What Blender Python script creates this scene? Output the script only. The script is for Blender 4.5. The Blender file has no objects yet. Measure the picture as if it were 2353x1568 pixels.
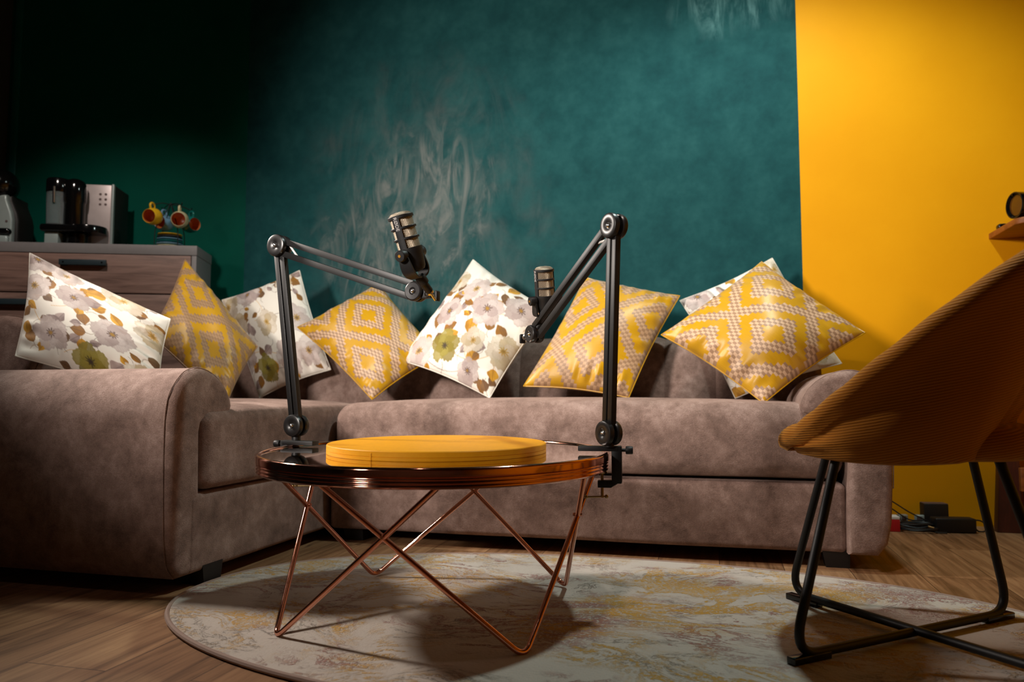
import bpy, bmesh, math, random
import numpy as np
from mathutils import Vector, Matrix
random.seed(7)
PI = math.pi
sc = bpy.context.scene
COL = sc.collection

# ------------------------------------------------------------------ helpers
def lin(c):
    c = c / 255.0
    return c / 12.92 if c <= 0.04045 else ((c + 0.055) / 1.055) ** 2.4
def rgb(r, g, b): return (lin(r), lin(g), lin(b), 1.0)

def finish(name, bm, mat, parent=None, angle=38, smooth=True):
    me = bpy.data.meshes.new(name)
    bmesh.ops.recalc_face_normals(bm, faces=bm.faces[:])
    bm.to_mesh(me); bm.free()
    if smooth:
        for p in me.polygons: p.use_smooth = True
        me.set_sharp_from_angle(angle=math.radians(angle))
    o = bpy.data.objects.new(name, me)
    if mat: me.materials.append(mat)
    COL.objects.link(o)
    if parent: o.parent = parent
    return o

def tag(o, label, cat, group=None):
    o['label'] = label; o['category'] = cat
    if group: o['group'] = group
    return o
def thing(name, label, cat, loc=(0, 0, 0), rotz=0.0, group=None, mat=None):
    o = bpy.data.objects.new(name, None); COL.objects.link(o)
    o.empty_display_size = 0.05
    if mat is not None: o.matrix_world = mat
    else:
        o.location = loc; o.rotation_euler = (0, 0, rotz)
    return tag(o, label, cat, group)
def struct(o): o['kind'] = 'structure'; return o
def copy_tree(o, parent=None):
    c = o.copy(); COL.objects.link(c)
    if parent: c.parent = parent
    for ch in list(o.children): copy_tree(ch, c)
    return c

def rbox(bm, x0, x1, y0, y1, z0, z1, r=0.0, seg=3):
    t = bmesh.new()
    bmesh.ops.create_cube(t, size=1.0)
    for v in t.verts:
        v.co = Vector(((x0 + x1) / 2 + v.co.x * (x1 - x0), (y0 + y1) / 2 + v.co.y * (y1 - y0), (z0 + z1) / 2 + v.co.z * (z1 - z0)))
    if r > 0:
        bmesh.ops.bevel(t, geom=t.edges[:], offset=r, segments=seg, profile=0.5, affect='EDGES')
    me = bpy.data.meshes.new('t'); t.to_mesh(me); t.free(); bm.from_mesh(me); bpy.data.meshes.remove(me)

def frame_for(d):
    d = Vector(d).normalized()
    a = Vector((0, 0, 1)) if abs(d.z) < 0.9 else Vector((1, 0, 0))
    x = a.cross(d).normalized(); return x, d.cross(x).normalized()
def tube(bm, pts, r, n=12, closed=False, caps=True):
    pts = [Vector(p) for p in pts]; m = len(pts)
    rings = []; x = None
    for i, p in enumerate(pts):
        if closed: d = pts[(i + 1) % m] - pts[i - 1]
        else: d = pts[min(i + 1, m - 1)] - pts[max(i - 1, 0)]
        d.normalize()
        if x is None: x, y = frame_for(d)
        else:
            x = (x - d * x.dot(d)).normalized(); y = d.cross(x)
        rr = r[i] if isinstance(r, (list, tuple)) else r
        rings.append([bm.verts.new(p + x * (rr * math.cos(2 * PI * k / n)) + y * (rr * math.sin(2 * PI * k / n))) for k in range(n)])
    for i in range(m if closed else m - 1):
        a = rings[i]; b = rings[(i + 1) % m]
        for k in range(n): bm.faces.new((a[k], a[(k + 1) % n], b[(k + 1) % n], b[k]))
    if caps and not closed:
        bm.faces.new(rings[0][::-1]); bm.faces.new(rings[-1])
def fillet(pts, rad, k=6):
    pts = [Vector(p) for p in pts]; out = [pts[0]]
    for i in range(1, len(pts) - 1):
        a, b, c = pts[i - 1], pts[i], pts[i + 1]
        u = (a - b).normalized(); w = (c - b).normalized()
        L = min(rad, (a - b).length * .45, (c - b).length * .45)
        p0 = b + u * L; p1 = b + w * L
        for j in range(k + 1):
            t = j / k
            out.append(p0 * (1 - t) ** 2 + b * 2 * t * (1 - t) + p1 * t * t)
    out.append(pts[-1]); return out
def smooth_path(pts, k=6):
    pts = [Vector(p) for p in pts]; out = []
    q = [pts[0]] + pts + [pts[-1]]
    for i in range(1, len(q) - 2):
        for j in range(k):
            t = j / k; a, b, c, d = q[i - 1], q[i], q[i + 1], q[i + 2]
            out.append(0.5 * ((2 * b) + (c - a) * t + (2 * a - 5 * b + 4 * c - d) * t * t + (3 * b - a - 3 * c + d) * t ** 3))
    out.append(pts[-1]); return out
def lathe(bm, prof, n=48, M=None, uv=False, cap=True, vs=1.0):
    rings = []
    for r, z in prof:
        ring = []
        for k in range(n):
            v = Vector((r * math.cos(2 * PI * k / n), r * math.sin(2 * PI * k / n), z))
            if M is not None: v = M @ v
            ring.append(bm.verts.new(v))
        rings.append(ring)
    lay = bm.loops.layers.uv.verify() if uv else None
    for i in range(len(prof) - 1):
        for k in range(n):
            f = bm.faces.new((rings[i][k], rings[i][(k + 1) % n], rings[i + 1][(k + 1) % n], rings[i + 1][k]))
            if uv:
                for l, (a, b) in zip(f.loops, ((k, i), (k + 1, i), (k + 1, i + 1), (k, i + 1))):
                    l[lay].uv = (a / n, vs * b / (len(prof) - 1))
    if cap:
        if prof[0][0] > 1e-6: bm.faces.new(rings[0][::-1])
        if prof[-1][0] > 1e-6: bm.faces.new(rings[-1])
    bmesh.ops.remove_doubles(bm, verts=[v for r in (rings[0], rings[-1]) for v in r], dist=1e-7)
def rod(bm, a, b, r, n=16):
    tube(bm, [a, b], r, n)
def aim(o, zdir, xdir=None):
    """matrix whose local Z is zdir, at point o"""
    z = Vector(zdir).normalized()
    if xdir is None: x, y = frame_for(z)
    else:
        x = Vector(xdir); x = (x - z * x.dot(z)).normalized(); y = z.cross(x)
    m = Matrix((x, y, z)).transposed().to_4x4(); m.translation = Vector(o); return m
def prism(bm, poly, fn, a, b, bev=0.0, seg=3):
    """closed 2D outline swept between a and b; fn(p, q, t) -> xyz"""
    t = bmesh.new()
    A = [t.verts.new(fn(p, q, a)) for p, q in poly]; B = [t.verts.new(fn(p, q, b)) for p, q in poly]
    n = len(poly)
    fa = t.faces.new(A); fb = t.faces.new(B[::-1])
    for i in range(n): t.faces.new((A[i], B[i], B[(i + 1) % n], A[(i + 1) % n]))
    bmesh.ops.recalc_face_normals(t, faces=t.faces[:])
    if bev > 0:
        es = list(fa.edges) + list(fb.edges)
        bmesh.ops.bevel(t, geom=es, offset=bev, segments=seg, profile=0.5, affect='EDGES', clamp_overlap=True)
    me = bpy.data.meshes.new('t'); t.to_mesh(me); t.free(); bm.from_mesh(me); bpy.data.meshes.remove(me)
def obox(bm, c, ax, ay, az, r=0.0, seg=2):
    """box centred at c with half-axis vectors"""
    t = bmesh.new(); bmesh.ops.create_cube(t, size=2.0)
    ax, ay, az = Vector(ax), Vector(ay), Vector(az); c = Vector(c)
    L = (ax.length, ay.length, az.length)
    for v in t.verts: v.co = Vector((v.co.x * L[0], v.co.y * L[1], v.co.z * L[2]))
    if r: bmesh.ops.bevel(t, geom=t.edges[:], offset=r, segments=seg, profile=.5, affect='EDGES')
    u = (ax.normalized(), ay.normalized(), az.normalized())
    for v in t.verts: v.co = c + u[0] * v.co.x + u[1] * v.co.y + u[2] * v.co.z
    me = bpy.data.meshes.new('t'); t.to_mesh(me); t.free(); bm.from_mesh(me); bpy.data.meshes.remove(me)

# ------------------------------------------------------------------ material helpers
class NT:
    def __init__(s, name):
        s.m = bpy.data.materials.new(name); s.m.use_nodes = True
        s.t = s.m.node_tree; s.b = s.t.nodes['Principled BSDF']
    def n(s, typ, **kw):
        nd = s.t.nodes.new(typ)
        for k, v in kw.items():
            if k.startswith('i_'):
                key = k[2:]; key = int(key) if key.isdigit() else key.replace('_', ' ')
                s.set(nd.inputs[key], v)
            else: setattr(nd, k, v)
        return nd
    def set(s, sock, v):
        if hasattr(v, 'is_output') or isinstance(v, bpy.types.NodeSocket): s.t.links.new(v, sock)
        else: sock.default_value = v
    def math(s, op, a, b=0.0, c=0.0, clamp=False):
        nd = s.t.nodes.new('ShaderNodeMath'); nd.operation = op; nd.use_clamp = clamp
        s.set(nd.inputs[0], a); s.set(nd.inputs[1], b); s.set(nd.inputs[2], c); return nd.outputs[0]
    def coord(s, kind='Object'): return s.n('ShaderNodeTexCoord').outputs[kind]
    def mapping(s, v, loc=(0, 0, 0), rot=(0, 0, 0), scale=(1, 1, 1)):
        nd = s.n('ShaderNodeMapping'); s.set(nd.inputs[0], v)
        nd.inputs['Location'].default_value = loc; nd.inputs['Rotation'].default_value = rot; nd.inputs['Scale'].default_value = scale
        return nd.outputs[0]
    def noise(s, v, scale=5, detail=4, rough=.55, dist=0.0, out=0):
        nd = s.n('ShaderNodeTexNoise'); s.set(nd.inputs['Vector'], v)
        nd.inputs['Scale'].default_value = scale; nd.inputs['Detail'].default_value = detail
        nd.inputs['Roughness'].default_value = rough; nd.inputs['Distortion'].default_value = dist
        return nd.outputs[out]
    def ramp(s, fac, stops, interp='LINEAR'):
        nd = s.n('ShaderNodeValToRGB'); cr = nd.color_ramp; cr.interpolation = interp
        while len(cr.elements) > 1: cr.elements.remove(cr.elements[-1])
        cr.elements[0].position = stops[0][0]; cr.elements[0].color = stops[0][1]
        for p, c in stops[1:]:
            e = cr.elements.new(p); e.color = c
        s.set(nd.inputs[0], fac); return nd.outputs[0]
    def step(s, fac, lo, hi):
        nd = s.n('ShaderNodeMapRange'); nd.interpolation_type = 'SMOOTHSTEP'
        s.set(nd.inputs['Value'], fac); nd.inputs['From Min'].default_value = lo; nd.inputs['From Max'].default_value = hi
        return nd.outputs[0]
    def mix(s, fac, a, b, mode='MIX'):
        nd = s.n('ShaderNodeMix', data_type='RGBA', blend_type=mode)
        s.set(nd.inputs[0], fac); s.set(nd.inputs[6], a); s.set(nd.inputs[7], b); return nd.outputs[2]
    def sep(s, v): return s.n('ShaderNodeSeparateXYZ', i_0=v).outputs
    def bump(s, h, strength=.3, dist=.01):
        nd = s.n('ShaderNodeBump'); s.set(nd.inputs['Height'], h)
        nd.inputs['Strength'].default_value = strength; nd.inputs['Distance'].default_value = dist
        s.t.links.new(nd.outputs[0], s.b.inputs['Normal'])
    def P(s, **kw):
        for k, v in kw.items(): s.set(s.b.inputs[k.replace('_', ' ')], v)
        return s.m

def plain(name, col, rough=.5, metal=0.0, **kw):
    t = NT(name); c = t.coord(); nz = t.noise(c, 40, 3)
    v = t.mix(nz, tuple(x * .88 for x in col[:3]) + (1,), tuple(min(1, x * 1.1) for x in col[:3]) + (1,))
    return t.P(Base_Color=v, Roughness=rough, Metallic=metal, **kw)

# ------------------------------------------------------------------ materials
def m_velvet():
    t = NT('taupe_velvet'); c = t.coord()
    big = t.noise(c, 7, 6, .66, .4); mid = t.noise(c, 34, 4, .6); fine = t.noise(t.mapping(c, scale=(1, 1, 2.2)), 260, 3, .62)
    f = t.math('ADD', t.math('MULTIPLY', big, .50), t.math('ADD', t.math('MULTIPLY', mid, .24), t.math('MULTIPLY', fine, .26)))
    col = t.ramp(f, [(.36, rgb(92, 73, 65)), (.5, rgb(136, 112, 102)), (.63, rgb(172, 148, 138))])
    t.bump(t.math('ADD', fine, t.math('MULTIPLY', mid, .7)), .6, .004)
    return t.P(Base_Color=col, Roughness=.85, Sheen_Weight=.35, Sheen_Roughness=.4, Sheen_Tint=rgb(220, 190, 178), Specular_IOR_Level=.25)
VELVET = m_velvet()
def m_teal():
    t = NT('teal_chalk_paint'); c = t.coord(); s = t.sep(c)
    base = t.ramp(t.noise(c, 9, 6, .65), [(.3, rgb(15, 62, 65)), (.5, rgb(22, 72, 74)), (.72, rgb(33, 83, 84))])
    # scraped putty strokes mid-wall, painted glare top right: fans of streaks, each with its own shape
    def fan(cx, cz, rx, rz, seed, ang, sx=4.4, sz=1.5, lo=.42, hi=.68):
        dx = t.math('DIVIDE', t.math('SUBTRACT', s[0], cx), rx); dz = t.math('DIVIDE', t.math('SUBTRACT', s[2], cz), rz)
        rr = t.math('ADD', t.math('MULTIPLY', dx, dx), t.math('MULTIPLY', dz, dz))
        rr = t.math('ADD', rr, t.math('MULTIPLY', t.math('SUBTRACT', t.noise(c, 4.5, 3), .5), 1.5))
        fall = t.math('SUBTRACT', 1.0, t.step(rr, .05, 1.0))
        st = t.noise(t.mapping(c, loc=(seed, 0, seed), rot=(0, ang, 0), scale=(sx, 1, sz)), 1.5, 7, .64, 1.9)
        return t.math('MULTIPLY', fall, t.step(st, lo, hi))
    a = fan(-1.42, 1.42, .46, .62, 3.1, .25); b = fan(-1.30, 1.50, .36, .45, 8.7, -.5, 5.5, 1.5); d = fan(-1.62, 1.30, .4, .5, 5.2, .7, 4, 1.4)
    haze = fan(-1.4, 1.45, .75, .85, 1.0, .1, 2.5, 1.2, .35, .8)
    e = fan(.10, 2.33, .30, .20, 2.0, 1.25, 6, 1.4, .40, .7)  # lamp glare on the brushwork, put into the colour as pale streaks
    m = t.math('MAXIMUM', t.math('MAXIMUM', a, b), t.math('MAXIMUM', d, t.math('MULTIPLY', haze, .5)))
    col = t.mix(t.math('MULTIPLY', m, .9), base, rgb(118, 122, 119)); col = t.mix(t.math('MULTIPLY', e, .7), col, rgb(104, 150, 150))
    t.bump(t.noise(c, 120, 4), .1, .002)
    return t.P(Base_Color=col, Roughness=.7, Specular_IOR_Level=.12)
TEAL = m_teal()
def m_wall(name, c0, c1, rough, spec=.4, bs=90):
    t = NT(name); c = t.coord(); n = t.noise(c, 3, 5)
    t.bump(t.noise(c, bs, 4), .12, .002)
    return t.P(Base_Color=t.ramp(n, [(.3, c0), (.7, c1)]), Roughness=rough, Specular_IOR_Level=spec)
GREEN = m_wall('dark_green_paint', rgb(0, 72, 60), rgb(0, 82, 68), .55, .05)
YELLOW = m_wall('mustard_wall_paint', rgb(229, 155, 6), rgb(235, 162, 10), .55, .12)
DARKWALL = m_wall('dark_plaster', rgb(26, 30, 30), rgb(34, 38, 37), .7)
FRONTW = m_wall('warm_grey_plaster', rgb(140, 112, 100), rgb(150, 122, 110), .8)
CEIL = m_wall('off_white_ceiling', rgb(70, 72, 70), rgb(78, 80, 78), .8)
STRIPM = m_wall('teal_trim_paint', rgb(10, 84, 84), rgb(14, 94, 92), .3)
def m_floor():
    t = NT('oak_laminate'); c = t.coord()
    v = t.mapping(c, rot=(0, 0, PI / 2))
    br = t.n('ShaderNodeTexBrick', i_Vector=v, offset=.37, i_Scale=1.0, i_Mortar_Size=.0012, i_Brick_Width=1.25, i_Row_Height=.19, i_Bias=0.0)
    br.inputs['Color1'].default_value = (0, 0, 0, 1); br.inputs['Color2'].default_value = (1, 1, 1, 1); br.inputs['Mortar'].default_value = (.5, .5, .5, 1)
    off = t.n('ShaderNodeVectorMath', operation='MULTIPLY_ADD', i_0=br.outputs[0], i_1=(3.7, 5.1, 0), i_2=c).outputs[0]
    g = t.noise(t.mapping(off, scale=(26, 1.6, 1)), 1.6, 7, .62, .8)
    kn = t.noise(t.mapping(off, scale=(5, 1.6, 1)), 1.3, 3, .5, 1.6)
    f = t.math('ADD', t.math('MULTIPLY', g, .75), t.math('MULTIPLY', br.outputs[0], .14))
    col = t.ramp(f, [(.26, rgb(90, 62, 40)), (.42, rgb(134, 98, 68)), (.6, rgb(164, 126, 90)), (.75, rgb(180, 142, 106))])
    col = t.mix(t.step(kn, .66, .76), col, rgb(92, 66, 48)); col = t.mix(br.outputs['Fac'], col, rgb(70, 50, 36))
    t.bump(g, .12, .002)
    return t.P(Base_Color=col, Roughness=.5, Specular_IOR_Level=.25)
FLOOR = m_floor()
def m_rug():
    t = NT('distressed_rug_pile'); c = t.coord()
    w = t.noise(c, 1.5, 3, .5, 0, 1)
    d = t.n('ShaderNodeVectorMath', operation='MULTIPLY_ADD', i_0=w, i_1=(.55, .55, 0), i_2=c).outputs[0]
    v = t.mapping(d, scale=(1.0, 1.9, 1))
    n1 = t.noise(v, 4.2, 9, .68, .5); n2 = t.noise(t.mapping(v, loc=(4, 7, 0)), 3.6, 9, .7, .6); n3 = t.noise(t.mapping(v, loc=(9, 2, 0)), 3.2, 10, .72, .9)
    spk = t.noise(c, 150, 2, .6)
    base = t.mix(t.noise(c, 2.5, 4), rgb(176, 168, 158), rgb(198, 190, 180))
    def vein(n, mid, w): return t.math('SUBTRACT', 1.0, t.step(t.math('ABSOLUTE', t.math('SUBTRACT', n, mid)), w * .4, w))
    gate = t.step(t.noise(c, 3.2, 3), .42, .58); gate2 = t.step(t.noise(t.mapping(c, loc=(3, 3, 0)), 2.6, 3), .44, .6)
    sp = t.step(spk, .32, .55)
    s = t.sep(c)
    def blob(x, y, rx, ry):
        dx = t.math('DIVIDE', t.math('SUBTRACT', s[0], x), rx); dy = t.math('DIVIDE', t.math('SUBTRACT', s[1], y), ry)
        return t.math('SUBTRACT', 1.0, t.step(t.math('ADD', t.math('MULTIPLY', dx, dx), t.math('MULTIPLY', dy, dy)), .2, 1.0))
    gb = t.math('MULTIPLY', blob(-.10, 1.93, .30, .22), t.step(n1, .46, .54)); rb_ = t.math('MULTIPLY', blob(-.33, 1.80, .13, .30), t.step(n2, .45, .53))
    gb = t.math('MAXIMUM', gb, t.math('MULTIPLY', blob(.10, 2.16, .4, .12), t.step(n1, .48, .56)))
    rb_ = t.math('MAXIMUM', rb_, t.math('MULTIPLY', blob(.42, 2.12, .3, .2), t.step(n2, .46, .54)))
    vg = t.math('MULTIPLY', t.math('MULTIPLY', t.math('MAXIMUM', vein(n1, .5, .035), t.step(n1, .56, .62)), gate), sp)
    vg = t.math('MAXIMUM', vg, t.math('MULTIPLY', gb, sp))
    vr = t.math('MULTIPLY', t.math('MULTIPLY', t.math('MAXIMUM', vein(n2, .46, .03), t.step(n2, .58, .64)), gate2), sp)
    vr = t.math('MAXIMUM', vr, t.math('MULTIPLY', rb_, sp))
    vk = t.math('MULTIPLY', t.math('MULTIPLY', vein(n3, .5, .016), t.step(t.noise(t.mapping(c, loc=(6, 1, 0)), 3.0, 3), .46, .56)), sp)
    col = t.mix(t.math('MULTIPLY', vk, .75), base, rgb(112, 104, 94)); col = t.mix(t.math('MULTIPLY', vr, .85), col, rgb(138, 86, 78))
    col = t.mix(t.math('MULTIPLY', vg, .9), col, rgb(186, 142, 44))
    hgt = t.math('ADD', t.math('MULTIPLY', spk, .4), t.math('MULTIPLY', t.math('MAXIMUM', vk, t.math('MAXIMUM', vg, vr)), .8))
    t.bump(hgt, .55, .006)
    return t.P(Base_Color=col, Roughness=.95, Specular_IOR_Level=.1, Sheen_Weight=.15)
RUG = m_rug()
RUGEDGE = plain('rug_binding', rgb(150, 128, 116), .9)
def m_copper():
    t = NT('polished_rose_copper'); c = t.coord(); n = t.noise(c, 25, 3)
    return t.P(Base_Color=rgb(218, 154, 130), Metallic=1.0, Roughness=t.ramp(n, [(.3, (.07,) * 3 + (1,)), (.7, (.14,) * 3 + (1,))]))
COPPER = m_copper()
def m_glass_top():
    t = NT('smoked_mirror_glass'); c = t.coord(); n = t.noise(c, 60, 3)
    return t.P(Base_Color=t.mix(n, rgb(218, 208, 200), rgb(224, 214, 206)), Metallic=1.0, Roughness=.03)
MIRROR = m_glass_top()
BLACK = plain('black_coated_metal', rgb(20, 19, 19), .45, Specular_IOR_Level=.35)
BLACKG = plain('black_gloss_plastic', rgb(10, 10, 11), .12)
BLACKM = plain('matte_black_metal', rgb(20, 20, 21), .5, Specular_IOR_Level=.35)
JOINT = plain('dark_grey_joint_plastic', rgb(24, 22, 22), .34, Specular_IOR_Level=.45)
CHROME = plain('chrome', rgb(225, 225, 225), .2, 1.0)
BRASSY = plain('dull_brass', rgb(165, 140, 95), .3, 1.0)
GOLDDOT = plain('gold_dot', rgb(205, 145, 50), .35, .6)
TRAYY = plain('mustard_lacquer', rgb(230, 158, 16), .5, Specular_IOR_Level=.2)
LEGB = plain('black_stained_wood', rgb(22, 20, 20), .6)
def m_mesh():
    t = NT('woven_mic_mesh'); uv = t.coord('UV'); s = t.sep(uv)
    a = t.math('ADD', t.math('MULTIPLY', s[0], 64), t.math('MULTIPLY', s[1], 17)); b = t.math('SUBTRACT', t.math('MULTIPLY', s[0], 64), t.math('MULTIPLY', s[1], 17))
    f = t.math('MULTIPLY', t.math('ABSOLUTE', t.math('SINE', t.math('MULTIPLY', a, PI))), t.math('ABSOLUTE', t.math('SINE', t.math('MULTIPLY', b, PI))))
    t.bump(t.math('SUBTRACT', 1.0, f), .6, .002)
    return t.P(Base_Color=t.ramp(f, [(.2, rgb(198, 182, 158)), (.7, rgb(44, 38, 34))]), Metallic=.6, Roughness=.35)
MICMESH = m_mesh()
def m_cord():
    t = NT('mustard_corduroy'); c = t.coord()
    d = t.n('ShaderNodeVectorMath', operation='MULTIPLY_ADD', i_0=t.noise(c, 3, 2, .5, 0, 1), i_1=(.03, .03, .03), i_2=c).outputs[0]
    wv = t.n('ShaderNodeTexWave', wave_type='BANDS', bands_direction='Z', wave_profile='SIN', i_Scale=62.0, i_Distortion=.4, i_Detail=1.0)
    t.set(wv.inputs['Vector'], t.mapping(d, rot=(0, .2, 0)))
    col = t.mix(wv.outputs[1], rgb(140, 82, 14), rgb(180, 114, 26))
    t.bump(t.math('ADD', wv.outputs[1], t.math('MULTIPLY', t.noise(c, 300, 2), .3)), .5, .003)
    return t.P(Base_Color=col, Roughness=.8, Sheen_Weight=.4, Sheen_Roughness=.35, Sheen_Tint=rgb(240, 200, 120), Specular_IOR_Level=.2)
CORD = m_cord()
def m_wood(name, c0, c1, c2, axis=(1, 12, 12), rough=.5):
    t = NT(name); c = t.coord(); g = t.noise(t.mapping(c, scale=axis), 3.0, 7, .62, .6)
    t.bump(g, .1, .002)
    return t.P(Base_Color=t.ramp(g, [(.3, c0), (.5, c1), (.72, c2)]), Roughness=rough)
DRAWER = m_wood('greyed_oak_veneer', rgb(92, 70, 62), rgb(128, 100, 90), rgb(150, 120, 108), (1.2, 12, 16))
CARCASS = plain('grey_laminate', rgb(120, 116, 116), .5)
HANDLE = plain('dark_slate_handle', rgb(46, 60, 66), .4, .3)
SHELFW = m_wood('chestnut_shelf_wood', rgb(112, 56, 14), rgb(140, 74, 20), rgb(160, 90, 28), (2, 14, 14))
DESKW = m_wood('dark_mahogany', rgb(48, 18, 12), rgb(70, 28, 18), rgb(92, 40, 24), (10, 10, 1.4))
SILVER = plain('brushed_silver_plastic', rgb(196, 184, 182), .38, .35)
SILVERB = plain('cool_grey_plastic', rgb(150, 162, 160), .35, .2)
GREYB = plain('grey_plastic_button', rgb(92, 74, 72), .5)
def m_clear():
    t = NT('clear_carafe_plastic')
    return t.P(Base_Color=rgb(225, 235, 238), Roughness=.05, Transmission_Weight=.9, IOR=1.3)
CLEAR = m_clear()
def glaze(name, c): return plain(name, c, .22)
GLY, GLC, GLT, GLB = glaze('yellow_glaze', rgb(214, 168, 30)), glaze('cream_glaze', rgb(196, 186, 146)), glaze('teal_glaze', rgb(16, 104, 98)), glaze('pale_blue_glaze', rgb(110, 150, 176))
GLIN = glaze('terracotta_mug_inside', rgb(206, 118, 62))
REDC = plain('red_card', rgb(170, 16, 26), .5); WHITEC = plain('white_card', rgb(215, 213, 208), .6); DARKC = plain('black_card', rgb(26, 22, 20), .55)
AMBER = plain('amber_front_glass', rgb(84, 48, 12), .15)
LETTER = plain('silver_lettering', rgb(176, 172, 170), .5)

def m_gold(name, ou, ov, dk=(158, 124, 94), lt=(206, 172, 138)):
    t = NT(name); s = t.sep(t.coord('UV'))
    i = t.math('FLOOR', t.math('MULTIPLY_ADD', s[0], 32.0, ou)); j = t.math('FLOOR', t.math('MULTIPLY_ADD', s[1], 50.0, ov))
    a = t.math('DIVIDE', t.math('PINGPONG', i, 12.0), 12.0); b = t.math('DIVIDE', t.math('PINGPONG', j, 19.0), 19.0)
    d = t.math('ADD', a, b); e = t.math('PINGPONG', d, 1.0)
    band = t.math('MULTIPLY', t.math('GREATER_THAN', e, .25), t.math('LESS_THAN', e, .56))
    band = t.math('MAXIMUM', band, t.math('GREATER_THAN', e, .84))
    ck = t.math('MODULO', t.math('ADD', i, t.math('ADD', j, 200.0)), 2.0)
    fu = t.math('FRACT', t.math('MULTIPLY_ADD', s[0], 32.0, ou)); fv = t.math('FRACT', t.math('MULTIPLY_ADD', s[1], 50.0, ov))
    chk = t.mix(ck, rgb(*dk), rgb(*lt))
    gold = t.mix(t.noise(t.mapping(t.coord('UV'), scale=(3, 160, 1)), 3, 3), rgb(180, 130, 0), rgb(212, 164, 8))
    col = t.mix(band, gold, chk)
    thread = t.math('ABSOLUTE', t.math('SINE', t.math('MULTIPLY', s[1], 900)))
    edge = t.math('MULTIPLY', t.math('MULTIPLY', fu, t.math('SUBTRACT', 1.0, fu)), t.math('MULTIPLY', fv, t.math('SUBTRACT', 1.0, fv)))
    h = t.math('ADD', t.math('MULTIPLY', t.math('MULTIPLY', band, t.math('POWER', edge, .35)), 1.0), t.math('MULTIPLY', thread, .12))
    t.bump(h, .25, .003)
    ro = t.math('MULTIPLY_ADD', band, .12, .34)
    return t.P(Base_Color=col, Roughness=ro, Metallic=.0, Specular_IOR_Level=.55, Sheen_Weight=.15)
def m_floral():
    t = NT('floral_cotton'); at = t.n('ShaderNodeAttribute', attribute_name='print'); c = t.coord()
    wash = t.noise(c, 26, 5, .6)
    col = t.mix(.22, at.outputs[0], t.mix(wash, rgb(120, 110, 100), rgb(255, 252, 246)), 'SOFT_LIGHT')
    t.bump(t.noise(c, 600, 2), .12, .001)
    return t.P(Base_Color=col, Roughness=.75, Sheen_Weight=.1)
FLORAL = m_floral()

# ------------------------------------------------------------------ setting
def quad_slab(name, pts, mat, thick):
    """vertical wall from pts[0] to pts[1] (x,y), z0..z1, thickness away from the room"""
    (x0, y0), (x1, y1), z0, z1 = pts
    d = Vector((x1 - x0, y1 - y0, 0)).normalized(); n = Vector((-d.y, d.x, 0)) * thick
    bm = bmesh.new(); P = [Vector((x0, y0, 0)), Vector((x1, y1, 0)), Vector((x1, y1, 0)) + n, Vector((x0, y0, 0)) + n]
    A = [bm.verts.new((p.x, p.y, z0)) for p in P]; B = [bm.verts.new((p.x, p.y, z1)) for p in P]
    bm.faces.new(A[::-1]); bm.faces.new(B)
    for i in range(4): bm.faces.new((A[i], A[(i + 1) % 4], B[(i + 1) % 4], B[i]))
    return struct(finish(name, bm, mat, smooth=False))
WY = 3.495; CZ = 2.85
GL = (-3.508, 3.047)      # far end of the dark green wall
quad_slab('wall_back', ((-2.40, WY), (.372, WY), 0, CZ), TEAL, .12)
quad_slab('wall_back_right', ((.372, WY), (2.6, WY), 0, CZ), YELLOW, .12)
quad_slab('wall_back_left', (GL, (-2.40, WY), 0, CZ), GREEN, .12)
quad_slab('wall_left', ((GL[0], -2.6), GL, 0, CZ), DARKWALL, .12)
quad_slab('wall_right', ((2.6, WY), (2.6, -2.6), 0, CZ), YELLOW, .12)
quad_slab('wall_front', ((2.6, -2.6), (GL[0], -2.6), 0, CZ), FRONTW, .12)
bm = bmesh.new(); rbox(bm, -3.63, 2.72, -2.72, 3.615, -.1, 0); struct(finish('floor', bm, FLOOR, smooth=False))
bm = bmesh.new(); rbox(bm, -3.63, 2.72, -2.72, 3.615, CZ, CZ + .1); struct(finish('ceiling', bm, CEIL, smooth=False))
d22 = Vector((math.cos(math.radians(22)), math.sin(math.radians(22)), 0)); n22 = Vector((-d22.y, d22.x, 0))
bm = bmesh.new(); c0 = Vector((GL[0], GL[1], 0)) + d22 * .035 - n22 * .006
obox(bm, c0 + Vector((0, 0, CZ / 2)), d22 * .016, n22 * .006, Vector((0, 0, CZ / 2)), .002); struct(finish('trim_1', bm, STRIPM))

# ------------------------------------------------------------------ corner sofa
SOFA = thing('corner_sofa', 'taupe velvet corner sofa with scroll arms and channel back under the cushions', 'sofa', (-.9, 2.7, 0))
SO = Vector((-.9, 2.7, 0))
def sofa_part(name, bm, mat=VELVET, parent=SOFA, **kw):
    bmesh.ops.translate(bm, verts=bm.verts[:], vec=-SO)
    o = finish(name, bm, mat, parent, **kw); return o
def soft_box(x0, x1, y0, y1, z0, z1, r, crown=.0, rr=None, nx=36, ny=24):
    """upholstered block: rounded edges of radius r, tops crowned"""
    bm = bmesh.new(); rbox(bm, x0, x1, y0, y1, z0, z1, r, 7)
    bmesh.ops.subdivide_edges(bm, edges=[e for e in bm.edges if e.calc_length() > .12], cuts=9, use_grid_fill=True)
    cx, cy = (x0 + x1) / 2, (y0 + y1) / 2
    for v in bm.verts:
        u = (v.co.x - cx) / ((x1 - x0) / 2); w = (v.co.y - cy) / ((y1 - y0) / 2)
        if crown and v.co.z > (z0 + z1) / 2: v.co.z += crown * max(0, 1 - u * u) ** .5 * max(0, 1 - w * w) ** .5
        v.co.y += .004 * math.sin(v.co.x * 9) * (1 if v.co.y < cy else 0)
    return bm
bm = soft_box(-1.365, .378, 2.54, 3.45, .045, .256, .018); sofa_part('base', bm)
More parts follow.
